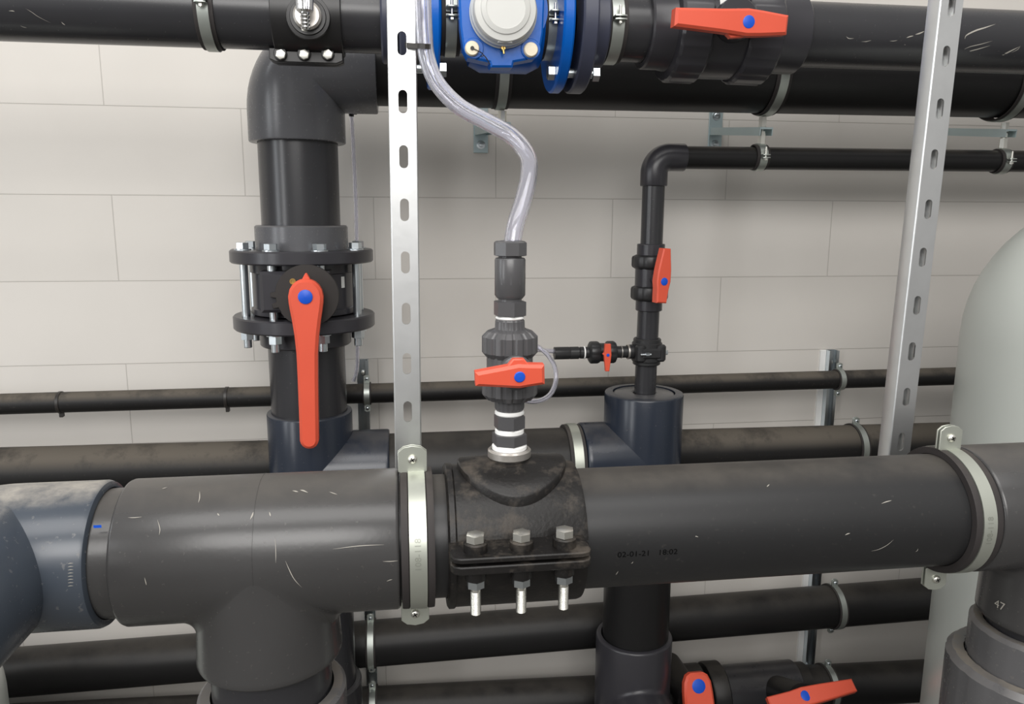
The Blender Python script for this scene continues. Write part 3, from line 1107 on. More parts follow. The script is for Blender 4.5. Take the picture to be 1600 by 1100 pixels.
# water meter
mx = XU(787)
wm = thing('water_meter', 'bright blue flanged water meter with a round white register at the top', 'meter', (mx, UY, UZ))
fl0, fl1 = XU(868, 138)-.009, XU(868, 138)+.010
fL0, fL1 = XU(676, 110)-.009, XU(676, 110)+.009
for (a_, b_, nm) in ((fL0, fL1, 'flange'), (fl0, fl1, 'flange')):
    mb = MB().ring((a_, UY, UZ), (b_, UY, UZ), .110, .050, 80, .003)
    obj(nm, mb, 'blue', wm)
mL, mR = mx-.060-fL1+.004, mx+.060-fL1+.004
body = MB().lathe((fL1-.004, UY, UZ), X, [(.060, 0), (.050, .012), (.0495, mL-.004), (.070, mL), (.080, mL+.02), (.080, mR-.02), (.070, mR), (.0495, mR+.004),
                                          (.050, fl0-fL1-.004), (.060, fl0-fL1+.008)], 64)
D_ = .685
pc = [(719, -40), (717, 0), (719, 40), (724, 76), (731, 90), (765, 97.5), (767.5, 105), (801, 105), (803, 97), (836, 91), (844, 78), (849, 50), (851, 0), (849, -40), (840, -58), (805, -66), (762, -66), (728, -58)]
poly = [(P(a, b_, D_).x, P(a, b_, D_).z) for a, b_ in pc]
body.prism((0, -D_, 0), X, Z, poly, -.034, 0, .003)
body.cyl((mx, UY, UZ), (mx, -D_+.02, UZ), .058, 56)
for (px, py) in ((740, 76), (829, 77)):
    c = P(px, py, D_)
    body.cyl((c.x, -D_+.004, c.z), (c.x, -D_-.003, c.z), .0155, 32, .001)
    dirc = (V((P(788, 22, D_).x, -D_, P(788, 22, D_).z))-V((c.x, -D_, c.z))).normalized()
obj('meter_body', body, 'blue', wm)
rc = P(788, 17, .70)
obj('register_base', MB().lathe((rc.x, -D_-.0005, rc.z), FRONT, [(.0525, 0), (.0525, .003), (.051, .004), (.051, .014), (.049, .016)], 64), 'greyring', wm, label='pale grey register collar')
rd = MB().lathe((rc.x, -D_-.016, rc.z), FRONT, [(.0485, 0), (.0485, .010), (.0465, .0135), (.038, .0150), (.037, .0170), (.0300, .0190), (.0295, .0182), (.0, .0184)], 72)
rlid = obj('register_lid', rd, 'white', wm, label='white round register lid')
lt = MB().prism((rc.x, -D_-.020, rc.z-.0455), X, Z, [(-.011, -.003), (.011, -.003), (.013, .006), (-.013, .006)], 0, .008, .002)
obj('lid_latch', lt, 'white', rlid)
for (px, py) in ((738, 75), (830, 77)):
    c = P(px, py, D_+.01)
    obj('bolt_cap', MB().lathe((c.x, -D_-.002, c.z), FRONT, [(.0112, 0), (.0112, .006), (.0098, .0085), (0, .009)], 32), 'cream', wm, label='cream bolt cap')
c = P(787, 74, .70)
obj('seal_screw', MB().cyl((c.x, -D_+.001, c.z), (c.x, -D_-.012, c.z), .0036, 16, .0006).cyl((c.x-.0015, -D_-.010, c.z+.008), (c.x+.001, -D_-.012, c.z-.009), .0018, 10), 'brass', wm)
wp = [P(738, 75, .697), P(748, 80, .697), P(754, 84, .694), P(761, 93, .692), P(766, 101, .690), P(758, 88, .692), P(752, 88, .692)]
obj('seal_wire', MB().tube(spline(wp, 5), .0007, 6).cyl(wp[0]+FRONT*.0005, wp[0]-FRONT*.002, .003, 12), 'disc', wm)
if True:
    for (xf0, xf1) in ((fL0, fL1), (fl0, fl1)):
        outer = xf0 < mx
        for k in (2, 5):
            a = PI/8+k*PI/4
            yy, zz_ = .090*math.cos(a), .090*math.sin(a)
            xi = xf1 if outer else xf0
            sgn = 1 if outer else -1
            far = sgn*-1*.046
            mb = MB().hexa((xi, UY+yy, UZ+zz_), X*sgn, .022, .012, .001, V((0, 1, .4)))
            xo = (xf0 if outer else xf1)
            mb.cyl((xi, UY+yy, UZ+zz_), (xo+far, UY+yy, UZ+zz_), .0075, 20)
            mb.hexa((xo+far*.99-sgn*0, UY+yy, UZ+zz_), X*-sgn, .022, .012, .001, V((0, 1, .4)))
            obj('flange_bolt', mb, 'bolt_blue', wm)
ring_clamp((XU(703, 92), UY, UZ), .0515, .018, 'zinc ring on the left neck of the blue water meter', 'rings on the top pipe run', gap=.012)
ring_clamp((XU(856, 94), UY, UZ), .0515, .018, 'zinc ring on the right neck of the blue water meter', 'rings on the top pipe run', gap=.012)

# loose flanges either side of the meter
fa = XU(890, 140)
ff = thing('pipe_flange', 'navy grey plastic flange bolted to the right side of the blue meter', 'pipe flange', (fa, UY, UZ))
obj('flange_ring', MB().ring((fa-.002, UY, UZ), (fa+.024, UY, UZ), .110, .058, 80, .003), 'flange_navy', ff)
obj('flange_collar', MB().ring((fa+.024, UY, UZ), (XU(938, 104), UY, UZ), .0705, ur_+.0006, 64, .003), 'flange_navy', ff)
fb = fL0-.030
ff = thing('pipe_flange', 'navy grey plastic flange bolted to the left side of the blue meter', 'pipe flange', (fb, UY, UZ))
obj('flange_ring', MB().ring((fb-.016, UY, UZ), (fb+.006, UY, UZ), .110, .058, 80, .003), 'flange_navy', ff)
obj('flange_collar', MB().ring((fb-.045, UY, UZ), (fb-.016, UY, UZ), .0705, ur_+.0006, 64, .003), 'flange_navy', ff)

v0 = XU(1003, 103)
solo('pipe_stub', pipe_mesh((fa+.026, UY, UZ), (v0+.02, UY, UZ), ur_), 'pipe_dark', 'short dark pipe between the navy flange and the large top valve', 'pipe', (v0, UY, UZ))
ring_clamp((XU(951, 99), UY, UZ), ur_, .020, 'zinc ring on the short pipe right of the navy flange', 'rings on the top pipe run')

# large union ball valve
xs_ = [XU(1002, 103), XU(1038, 120), XU(1087, 123), XU(1139, 117), XU(1191, 123), XU(1240, 105)]
vcx = (xs_[2]+xs_[3])/2
bv = thing('ball_valve', 'large dark grey union ball valve with red lever on the top pipe', 'valve', (vcx, UY, UZ))
obj('end_socket', MB().lathe((xs_[0], UY, UZ), X, [(ur_+.0006, .02), (ur_+.0006, 0), (.064, 0), (.0665, .003), (.0665, xs_[1]-xs_[0]-.012), (.069, xs_[1]-xs_[0])], 64, cap=False), 'fit_dark', bv)
obj('end_socket', MB().lathe((xs_[5], UY, UZ), -X, [(ur_+.0006, .02), (ur_+.0006, 0), (.064, 0), (.0665, .003), (.0665, xs_[5]-xs_[4]-.012), (.069, xs_[5]-xs_[4])], 64, cap=False), 'fit_dark', bv)
for a_, b_ in ((xs_[1], xs_[2]), (xs_[3], xs_[4])):
    w_ = b_-a_
    obj('union_nut', MB().lathe((a_, UY, UZ), X, [(.066, 0), (.083, .001), (.087, .006), (.0875, w_-.006), (.083, w_-.001), (.070, w_)], 96, ribbed(96, 16, .02, .12), FRONT), 'fit_dark', bv)
obj('valve_body', MB().cyl((xs_[2]-.01, UY, UZ), (xs_[3]+.01, UY, UZ), .079, 64).cyl((vcx, UY, UZ), (vcx, UY-.098, UZ), .034, 40, .002), 'fit_dark', bv)
hc = P(1170, 34, .715)
obj('stem', MB().cyl((vcx, UY-.09, UZ), hc+Y*.012, .017, 32), 'fit_dark', bv)
pl_, pr_ = P(1056, 27, .715), P(1232, 40, .715)
al = (pr_-pl_).normalized()
hd = handle(bv, hc, al, V((0, -1, -.05)), (hc-pl_).dot(al), (pr_-hc).dot(al), .027, .041, .029, .026, .0098, bev=.004)
obj('indicator_tab', MB().prism(hc+Y*.022-al*.012, X, Z, [(-.024, -.012), (-.012, -.023), (.010, -.021), (.012, -.010)], 0, .012, .001), 'red', hd)
# body label
a0, a1 = P(1128, -6, .65), P(1160, 13, .65)
lab = MB()
vs, fs = [], []
for i in range(7):
    z_ = a1.z-.016+(.034)*i/6
    yy = UY-math.sqrt(max(0, .0796**2-(z_-UZ)**2))
    vs += [V((a0.x, yy, z_)), V((a1.x, yy, z_))]
for i in range(6):
    fs.append((2*i, 2*i+1, 2*i+3, 2*i+2))
sk = obj('sticker', lab.add(vs, fs), 'sticker', bv, label='white data sticker')

re_ = 4.5
tpipe = thing('straight_pipe', 'thick black pipe with pale scratches at the top right', 'pipe', (xs_[5], UY, UZ))
oA = V((0, UY, UZ+.003))
sc = [(.0035, [(1507, 61), (1510, 55), (1524, 48), (1540, 43), (1555, 38)]), (.0016, [(1504, 78), (1515, 73), (1532, 69), (1550, 64)]), (.0022, [(1505, 85), (1515, 80), (1530, 76), (1547, 71)]),
      (.0035, [(1559, 90), (1568, 85), (1580, 79), (1592, 73)]), (.0012, [(1580, 82), (1590, 77), (1594, 71)]), (.0015, [(1344, 65), (1352, 65), (1361, 63)]), (.0015, [(1322, 57), (1326, 60), (1334, 60)]),
      (.0025, [(1416, 59), (1422, 57), (1427, 56)]), (.003, [(1430, 54), (1437, 52), (1444, 49)]), (.0015, [(1510, 97), (1520, 95), (1533, 96)]), (.0012, [(1390, 64), (1396, 64), (1402, 63)]), (.0012, [(1411, 71), (1413, 70), (1416, 69)])]
obj('pipe_wall', pipe_mesh((xs_[5]-.02, UY, UZ+.001), (re_, UY, UZ+.008), ur_), 'pipe_dark', tpipe, marks=(ribbons(sc, oA, X, ur_, .0006), 'scratch'))
# ------------------------------------------------------------------ rear header, elbow and left riser
QX = .4575
rr = .080
ep_r = .0965
eb = thing('pipe_elbow', 'large mid grey elbow turning the rear top pipe down into the left riser', 'pipe fitting', (QX, RY, RZ))
obj('elbow_body', elbow_mesh((QX, RY, RZ), X, -Z, XR(589, 110)-QX, RZ-P(464, 224, -RY).z, ep_r, 0, rr+.0006), 'elbow_grey', eb)
xh = XR(589, 110)
solo('straight_pipe', pipe_mesh((xh-.02, RY, RZ), (4.5, RY, RZ+.020), rr), 'pipe_black', 'thick black pipe running behind the metered pipe along the top', 'pipe', (xh, RY, RZ))
for px, py, lb_ in ((781, 167, 'wide zinc ring on the rear top pipe under the water meter'), (1196, 175, 'wide zinc ring on the rear top pipe below the large top valve'), (1561, 180, 'zinc ring on the rear top pipe at the right edge')):
    ring_clamp((P(px, py, -RY).x, RY, RZ+.003), rr, .019, lb_, 'rings on the rear top pipe', ear=.022, ear_dir=V((0, -1, .25)) if 0 else FRONT)


def qz(py):
    return P(470, py, -RY).z


z_a, z_b, z_c, z_d, z_e = qz(352), qz(389), qz(409), qz(489), qz(510)
solo('riser_pipe', pipe_mesh((QX, RY, z_b+.01), (QX, RY, qz(215)), rr), 'pipe_dark', 'thick dark riser pipe between the big elbow and the flanged valve', 'pipe', (QX, RY, z_b))
FR = .146


def stub_flange(name, label, zf0, zf1, zc, down):
    t = thing(name, label, 'pipe flange', (QX, RY, zf0))
    obj('flange_ring', MB().ring((QX, RY, zf0), (QX, RY, zf1), FR, rr+.012, 96, .0030), 'fit_dark', t)
    a_, b_ = (zf1-.006, zc) if not down else (zc, zf0+.006)
    obj('stub_collar', MB().ring((QX, RY, a_), (QX, RY, b_), .0945, rr+.0006, 72, .003), 'elbow_grey' if not down else 'fit_dark', t)
    return t


stub_flange('pipe_flange', 'upper black flange of the butterfly valve on the left riser', z_c, z_b, z_a, False)
z_f = P(481, 537, -RY).z
stub_flange('pipe_flange', 'lower black flange of the butterfly valve on the left riser', z_e, z_d, z_f, True)
bf = thing('butterfly_valve', 'black butterfly valve with long red lever clamped between two flanges', 'valve', (QX, RY, z_e))
hb = z_c-z_d
obj('valve_body', MB().lathe((QX, RY, z_d+.0005), Z, [(.098, 0), (.108, .003), (.108, .014), (.1035, .016), (.1035, hb-.022), (.107, hb-.020), (.107, hb-.003), (.1, hb-.001)], 72), 'fit_dark', bf)
zc_ = P(477, 463, .44).z
xc_ = P(478, 464, .44).x
obj('neck', MB().cyl((QX, RY, zc_), (QX, -.405, zc_), .034, 40).prism((QX, RY, zc_), X, Z, [(-.066, -.036), (-.066, .044), (.066, .044), (.066, -.036)], .06, .141, .006), 'fit_dark', bf)
pd = []
for k in range(192):
    a = 2*PI*k/192
    r_ = .0605
    dg = math.degrees(a)
    if 174 < dg < 212:
        r_ = .0690 if int((dg-174)/9.5) % 2 == 0 else .0590
    pd.append((r_*math.cos(a), r_*math.sin(a)))
xd = P(480, 463, .41).x
obj('notch_plate', MB().prism((xd, -.405, zc_-.002), X, Z, pd, 0, .006, .0008), 'disc', bf)
lv = []
hz_ = zc_
p0, p1 = P(478, 463, .445), P(484, 700, .445)
ld = (p1-p0).normalized()
LL = (p1-p0).length
lsd = FRONT.cross(ld)
prof = [(-.0325, .004), (-.0315, .0105), (-.028, .0175), (-.022, .0240), (-.013, .0295), (0, .0322), (.012, .0316), (.025, .0298), (.045, .0265), (.075, .0225), (.11, .0198), (.16, .0188), (.22, .0182), (LL-.016, .0178), (LL-.010, .0160), (LL-.005, .0128), (LL-.001, .0070), (LL, .002)]
poly = [(a, b_) for a, b_ in prof]+[(a, -b_) for a, b_ in reversed(prof)]
mb = MB().prism((p0.x, -.428, p0.z), ld, FRONT.cross(ld), poly, 0, .026, .0055)
lvr = obj('lever', mb, 'red', bf, label='long red lever')
mb = MB().prism(p0+Y*.012-ld*.030, X, Z, [(-.010, -.003), (.010, -.003), (.002, .013), (-.001, .013)], -.004, .006, .001)
obj('pointer', mb, 'red', lvr)
obj('centre_cap', MB().lathe((p0.x, -.4545, p0.z), FRONT, [(.0135, 0), (.0135, .0015), (.0115, .0025), (0, .003)], 36), 'cap', lvr, label='round blue cap')
for (px, py) in ((457, 440), (500, 478)):
    c = P(px, py, .415)
    obj('plate_screw', MB().lathe((c.x, -.411, c.z), FRONT, [(.0058, 0), (.0058, .002), (.0035, .002), (.0030, .0005), (0, .0005)], 20), 'brass', bf)
c = P(534, 443, .35)
an = math.asin((c.x-QX)/.1037)
mb = MB()
vs = []
for j in (0, 1):
    for i in range(3):
        a = an-.05+.05*i
        vs.append(V((QX+.1039*math.sin(a), RY-.1039*math.cos(a), c.z-.0115+.023*j)))
mb.add(vs, [(0, 1, 4, 3), (1, 2, 5, 4)])
obj('rating_sticker', mb, 'sticker', bf, label='tiny white sticker')
for k in range(8):
    a = PI/8+k*PI/4
    bx_, by_ = QX+.1215*math.cos(a), RY-.1215*math.sin(a)
    t = thing('flange_bolt', 'zinc bolt through both flanges of the butterfly valve', 'bolt', (bx_, by_, z_e-.03), 'flange bolts of the butterfly valve')
    obj('bolt_head', MB().lathe((bx_, by_, z_b), Z, [(.0165, 0), (.0165, .0025), (.0132, .0026)], 28).hexa((bx_, by_, z_b+.0026), Z, .023, .0125, .001, V((math.cos(k*1.3), math.sin(k*1.3), 0))), 'bolt_blue', t)
    obj('bolt_shank', MB().cyl((bx_, by_, z_e-.036), (bx_, by_, z_b+.004), .0083, 24, .001), 'bolt_blue', t)
    obj('nut', MB().lathe((bx_, by_, z_e-.0028), Z, [(.0165, 0), (.0165, .0028)], 28).hexa((bx_, by_, z_e-.019), Z, .0235, .0162, .001, V((math.cos(k*.9), math.sin(k*.9), 0))), 'bolt_blue', t)

zt = P(484, 641, -RY).z
solo('riser_pipe', pipe_mesh((QX+.001, RY, zt-.02), (QX, RY, z_f+.03), rr), 'pipe_dark', 'thick dark riser pipe between the flanged valve and the blue-grey tee', 'pipe', (QX, RY, zt))
BZ = .9935
brx = XR(609, 735)
zbot = .78
tt = thing('pipe_tee', 'blue-grey tee below the long red lever, partly behind the front pipe', 'pipe fitting', (QX, RY, BZ))
obj('tee_body', tee_mesh((QX+.001, RY, BZ), Z, BZ-zbot, zt-BZ, .0905, X, brx-QX, .0905, 0, rr+.0006, rr+.0006, .004), 'tee_blue', tt, sharp=50)
solo('riser_pipe', pipe_mesh((QX, RY, .475), (QX, RY, zbot+.02), rr), 'pipe_dark', 'dark riser pipe behind the front tee branch at the lower left', 'pipe', (QX, RY, .47))
solo('pipe_coupling', MB().ring((QX, RY, .28), (QX, RY, .488), .0935, rr+.0006, 64, .003), 'pipe_dark', 'dark coupling low on the left riser behind the pipe union', 'pipe fitting', (QX, RY, .28))

# second riser tee with reducer
TX = 1.2130
tz0, tz1 = .74, P(1005, 612, -RY).z
lx = XR(906, 720)
t2 = thing('pipe_tee', 'blue-grey tee in the centre right with a thin black pipe rising from its top', 'pipe fitting', (TX, RY, BZ))
obj('tee_body', tee_mesh((TX, RY, BZ), Z, BZ-tz0, tz1-BZ, .0905, -X, TX-lx, .0905, 0, .0715, rr+.0006, .0045), 'tee_blue', t2, sharp=50)
solo('reducing_bush', MB().lathe((TX, RY, tz1-.03), Z, [(.0685, 0), (.0685, .027), (.066, .0285), (.030, .0285), (.0285, .027), (.0255, .027), (.0255, .0)], 64, cap=False), 'fit_grey',
     'dusty grey reducing bush seated in the top of the centre right tee', 'pipe fitting', (TX, RY, tz1-.03))
obj('seal_gap', MB().ring((TX, RY, tz1-.012), (TX, RY, tz1-.0065), .0715, .0684, 64, .0004), 'ink', t2, label='black ring groove')
solo('straight_pipe', pipe_mesh((brx-.02, RY, BZ), (lx+.02, RY, BZ), rr), 'pipe_black', 'black pipe joining the two blue-grey tees behind the valve stack', 'pipe', (brx, RY, BZ))
ring_clamp((XR(893, 720), RY, BZ), rr, .021, 'pale zinc ring at the left mouth of the centre right tee', ear=.012, ear_dir=V((0, 1, 0)), mats=('strap', 'rubber', 'bolt'), liner=.0075)
zd = P(990, 990, -RY).z
solo('riser_pipe', pipe_mesh((TX, RY, zd-.02), (TX, RY, tz0+.02), rr), 'pipe_black', 'black pipe dropping below the front pipe from the centre right tee', 'pipe', (TX, RY, zd))
EZ = P(1000, 1085, -RY).z-.02
lt_ = thing('pipe_elbow', 'dark grey fitting at the bottom centre with its open branch facing the room', 'pipe fitting', (TX, RY, EZ))
ey1 = .150
obj('fitting_body', tee_mesh((TX-.003, RY, EZ), Z, .16, zd-EZ, .0925, FRONT, ey1, .088, .012, rr+.0006, None, .005), 'fit_dark', lt_, sharp=50)
obj('branch_plug', MB().lathe((TX-.003, RY-ey1-.0005, EZ), FRONT, [(.086, 0), (.084, .002), (.074, .002), (.0735, -.004), (.070, -.004), (.069, .004), (0, .005)], 64), 'pipe_dark', lt_)

# ------------------------------------------------------------------ thin black riser with its valves
SXX = 1.2185
SZ = 1.684
sr_ = .0247
e_ = thing('pipe_elbow', 'small black elbow at the top of the thin riser, right of the clear hose', 'pipe fitting', (SXX, RY, SZ))
obj('elbow_body', elbow_mesh((SXX, RY, SZ), X, -Z, XR(1069, 250)-SXX, SZ-P(1022, 291, -RY).z, .0298, .034, sr_+.0006, .002, 48), 'fit_dark', e_)
solo('thin_pipe', pipe_mesh((XR(1069, 250)-.01, RY, SZ), (4.5, RY, SZ+.014), sr_, 40), 'pipe_black', 'thin black pipe running right from the small elbow under the brackets', 'pipe', (XR(1069), RY, SZ))


def sz(py, px=1014):
    return P(px, py, -RY).z


solo('thin_pipe', pipe_mesh((SXX, RY, sz(390)), (SXX, RY, SZ-.04), sr_, 40), 'pipe_dark', 'thin dark pipe between the small elbow and the small red valve', 'pipe', (SXX, RY, sz(390)))
sv = thing('ball_valve', 'small black union ball valve with upright red lever on the thin riser', 'valve', (SXX-.001, RY, sz(484)))
SO = lambda py: V((SXX-.001, RY, sz(py)))
obj('end_socket', MB().ring(SO(400), SO(381), .0310, sr_+.0006, 40, .0015), 'fit_dark', sv)
obj('end_socket', MB().ring(SO(485), SO(466), .0300, sr_+.0006, 40, .0015), 'fit_dark', sv)
for a_, b_ in ((420, 398), (469, 446)):
    h_ = sz(b_)-sz(a_)
    obj('union_nut', MB().lathe(SO(a_), Z, [(.034, 0), (.0405, .004), (.042, .008), (.042, h_-.008), (.0405, h_-.004), (.032, h_)], 64, ribbed(64, 8, .05, .25)), 'fit_black', sv)
obj('valve_body', MB().cyl(SO(450), SO(416), .0335, 40), 'fit_dark', sv)
hc = P(1038, 440, .352)
obj('stem', MB().cyl((SXX, RY, hc.z), hc+Y*.012, .012, 24), 'fit_dark', sv)
tpt, bpt = P(1039, 388, .352), P(1030, 473, .352)
al = (tpt-bpt).normalized()
handle(sv, hc, al, V((.25, -1, 0)), (hc-bpt).length, (tpt-hc).length, .025, .035, .018, .022, .0085)
solo('thin_pipe', pipe_mesh((SXX-.003, RY, tz1-.02), (SXX-.001, RY, sz(480)), sr_, 40), 'pipe_dark', 'thin dark pipe rising out of the reducing bush', 'pipe', (SXX, RY, tz1))

# branch clamp and sampling valve
bz = P(1010, 549, -RY).z
bc = thing('tapping_saddle', 'small black branch clamp on the thin riser beside the tiny valve', 'pipe saddle', (SXX-.002, RY, bz))
mb = MB().ring((SXX-.002, RY, bz-.030), (SXX-.002, RY, bz+.031), .0315, sr_+.001, 48, .002)
mb.ring((SXX-.002, RY, bz-.022), (SXX-.002, RY, bz+.022), .0345, sr_+.001, 48, .002)
mb.cyl((SXX-.02, RY, bz), (SXX-.046, RY, bz), .0165, 32, .001)
for sx_ in (-.022, .024):
    mb.lathe((SXX-.002+sx_, RY-.024, bz-.019), Z, [(.009, 0), (.0125, .004), (.0125, .034), (.009, .038)], 24)
mb.prism((SXX-.002, RY-.028, bz), X, Z, [(-.022, -.012), (-.022, .012), (.024, .012), (.024, -.012)], 0, .010, .004)
mb.cyl((SXX+.028, RY-.01, bz), (SXX+.036, RY-.012, bz), .012, 20)
obj('clamp_body', mb, 'fit_black', bc)
obj('bolt', MB().hexa((SXX-.018, RY-.041, bz), X, .0075, .009, .0006).cyl((SXX-.030, RY-.041, bz), (SXX-.005, RY-.041, bz), .0028, 12), 'bolt_blue', bc)
obj('bolt', MB().hexa((SXX+.034, RY-.018, bz), X, .010, .007, .0006), 'bolt_blue', bc)
BY = RY


def bx(px):
    return P(px, 549, -BY).x


tv = thing('ball_valve', 'tiny black valve with a small red lever on the side branch', 'valve', (bx(942), BY, bz))
obj('end_connector', MB().cyl((bx(986), BY, bz), (bx(960), BY, bz), .0135, 32, .001).ring((bx(983.5), BY, bz), (bx(979.5), BY, bz), .0158, .013, 32, .0005), 'fit_black', tv)
obj('seal_ring', MB().ring((bx(982.5), BY, bz), (bx(979.5), BY, bz), .0170, .0135, 32, .0005), 'ring_steel', tv)
obj('seal_ring', MB().ring((bx(971), BY, bz), (bx(969.6), BY, bz), .0150, .0130, 32, .0003), 'ring_steel', tv)
for a_, b_ in ((919, 937), (945, 962)):
    h_ = bx(b_)-bx(a_)
    obj('union_nut', MB().lathe((bx(a_), BY, bz), X, [(.017, 0), (.0245, .004), (.0255, .007), (.0255, h_-.006), (.0235, h_-.002), (.019, h_)], 48, ribbed(48, 8, .05, .25)), 'fit_black', tv)
obj('valve_body', MB().cyl((bx(935), BY, bz), (bx(947), BY, bz), .021, 32), 'fit_black', tv)
hc = P(950, 555, .312)
obj('stem', MB().cyl((hc.x-.002, BY, bz), hc+Y*.005, .0065, 20), 'fit_black', tv)
tpt, bpt = P(949, 538, .312), P(948, 580.5, .312)
al = (tpt-bpt).normalized()
hd = handle(tv, hc, al, FRONT, (hc-bpt).length, (tpt-hc).length, .0085, .0165, .0125, .011, .0036, bev=.0012)
obj('indicator_tab', MB().prism(hc+Y*.008, X, Z, [(-.0115, .002), (-.006, -.004), (-.006, .008)], 0, .006, .0006), 'red', hd)
ht = thing('hose_connector', 'black hose connector at the free end of the tiny side valve', 'pipe fitting', (bx(892), BY, bz))
obj('connector_body', MB().cyl((bx(921), BY, bz), (bx(912), BY, bz), .013, 28).lathe((bx(913), BY, bz), -X, [(.0125, 0), (.0138, .001), (.0138, .010), (.012, .011), (.0125, .013), (.0145, .014), (.0145, .033), (.0135, .034), (.0145, .036), (.0145, bx(913)-bx(866)), (.009, bx(913)-bx(866))], 32, ribbed(32, 8, .04, .3)), 'fit_black', ht)
obj('seal_ring', MB().ring((bx(913.5), BY, bz), (bx(911.5), BY, bz), .0148, .012, 32, .0003), 'tape', ht)
lp_ = [P(868, 549, .26), P(855, 548, .27), P(838, 546.5, .30), P(812, 548, .36), P(790, 556, .42), P(786, 580, .46), P(796, 612, .47), P(815, 624, .46), P(838, 627, .44), P(858, 618, .42), P(868, 598, .40), P(867, 575, .38), P(857, 556, .35), P(842, 543, .33), P(828, 536, .34)]
solo('clear_tube', MB().tube(spline(lp_, 8), .0052, 18, .0036), 'hose', 'thin clear tube looping behind the orange valve from the tiny valve', 'hose', lp_[0])

# ------------------------------------------------------------------ small rings, brackets
for px, lb_ in ((1184, 'small zinc ring on the thin pipe under the middle bracket'), (1561, 'small zinc ring on the thin pipe at the right edge')):
    ring_clamp((P(px, 268, -RY).x, RY, SZ+.003), sr_, .017, lb_, 'rings on the thin pipe', ear=.013, gap=.004)


def bracket(label, base, zc, rodx, zlo, arm_z, both):
    """wall plate with an arm carrying a threaded rod"""
    t = thing('wall_bracket', label, 'bracket', (base, 0, zc))
    hh = .055
    pw = .0178
    pl = [(-pw, -hh), (-pw, hh), (pw, hh), (pw, -hh)]
    obj('wall_plate', MB().prism((base, -.0005, zc), X, Z, pl, 0, .004, .0008), 'bracket', t)
    az = arm_z
    A_, B_ = V((base, -.004, zc+.003)), V((rodx, RY-.022, az))
    d_ = (B_-A_).normalized()
    ex_ = (X-d_*X.dot(d_)).normalized()
    nn = d_.cross(ex_)
    mb = MB().prism(A_, ex_, nn, [(-.014, -.002), (.014, -.002), (.014, .002), (-.014, .002)], 0, (B_-A_).length, 0)
    for s_ in (-1, 1):
        mb.prism(A_+ex_*(s_*.014), ex_, nn, [(-.001, -.016), (.001, -.016), (.001, .002), (-.001, .002)], 0, (B_-A_).length, 0)
    obj('arm', mb, 'bracket', t)
    for dz in (.034, -.036):
        mb = MB().lathe((base, -.0045, zc+dz), FRONT, [(.0105, 0), (.0105, .0015), (.0075, .002)], 24).hexa((base, -.006, zc+dz), FRONT, .011, .005, .0005)
        obj('wall_screw', mb, 'bolt_blue', t)
    zhi = RZ-rr-.004
    mb = MB().cyl((rodx, RY, zlo), (rodx, RY, zhi), .0038, 14)
    obj('threaded_rod', mb, 'bolt', t)
    nb_ = MB().hexa((rodx, RY, az+.003), Z, .0135, .010, .0006).hexa((rodx, RY, az-.0145), Z, .0135, .010, .0006)
    nb_.hexa((rodx, RY, zhi-.022), Z, .0155, .022, .0006)
    if both:
        nb_.hexa((rodx, RY, zlo), Z, .0155, .024, .0006)
    obj('rod_nuts', nb_, 'bolt', t)
    return t


ztop_s = SZ+sr_+.006
for bxp, rxp, ay, zl_, lb_, both in ((751, 785, 194, None, 'blue-zinc wall bracket behind the bend of the clear hose', False),
                                     (1117, 1191, 202, ztop_s, 'blue-zinc wall bracket carrying the thin pipe, right of centre', True),
                                     (1446, 1570, 205, ztop_s, 'blue-zinc wall bracket by the right edge, half behind the leaning post', True)):
    zc = P(bxp, 203, 0).z
    rx = P(rxp, 200, -RY).x
    az = P(rxp, ay, -RY).z
    bracket(lb_, P(bxp, 203, 0).x, zc, rx, zl_ if zl_ else az-.02, az, both)

# thin clear tube beside the left riser
tl = [P(549, 178, .19), P(552, 230, .19), P(556, 320, .188), P(558, 420, .186), P(558, 500, .186), P(558, 570, .186), P(552, 596, .19)]
cl = thing('clear_tube', 'thin clear tube hanging straight down beside the left riser', 'hose', tl[0])
obj('tube_wall', MB().tube(spline(tl, 8), .0048, 16, .0032), 'hose', cl)
obj('end_fitting', MB().cyl(P(544, 175, .19), P(558, 176, .19), .0045, 16, .001).cyl(P(549, 172, .19), P(549, 182, .19), .0055, 16, .001), 'fit_black', cl)

# ------------------------------------------------------------------ pipes on the wall
def wall_run(px0, py0, px1, py1, d, x0=None, x1=None):
    a, b_ = P(px0, py0, d), P(px1, py1, d)
    s_ = (b_-a)/(b_.x-a.x)
    f = lambda x_: a+s_*(x_-a.x)
    return f


w1 = wall_run(0, 631.5, 1480, 588, .10)
w2 = wall_run(0, 737, 1480, 692, .13)
w3 = wall_run(60, 1047, 1450, 935, .12)
w4 = wall_run(600, 1108, 1450, 1063, .12)
t = thing('wall_pipe', 'thin black pipe along the wall at mid height behind the risers', 'pipe', w1(-1.0))
obj('pipe_wall', pipe_mesh(w1(-1.0), w1(4.5), .0238, 40), 'pipe_dusty', t)
for px, py in ((95, 628), (355, 620)):
    p_ = w1(P(px, py, .1).x)
    mb = MB().ring(p_-X*.0035, p_+X*.0035, .0255, .0235, 40, .0005)
    mb.box(p_+V((-.004, -.006, -.034)), p_+V((.004, .004, -.024)), .001)
    tag(obj('cable_tie', mb, 'tie', None, p_), ('black cable tie round the thin wall pipe near the left edge' if px < 200 else 'black cable tie round the thin wall pipe left of the riser'), 'cable tie')
solo('wall_pipe', pipe_mesh(w2(-1.0), w2(4.5), .055), 'pipe_dusty', 'dust-covered black pipe along the wall just above the front pipe', 'pipe', w2(-1.0))
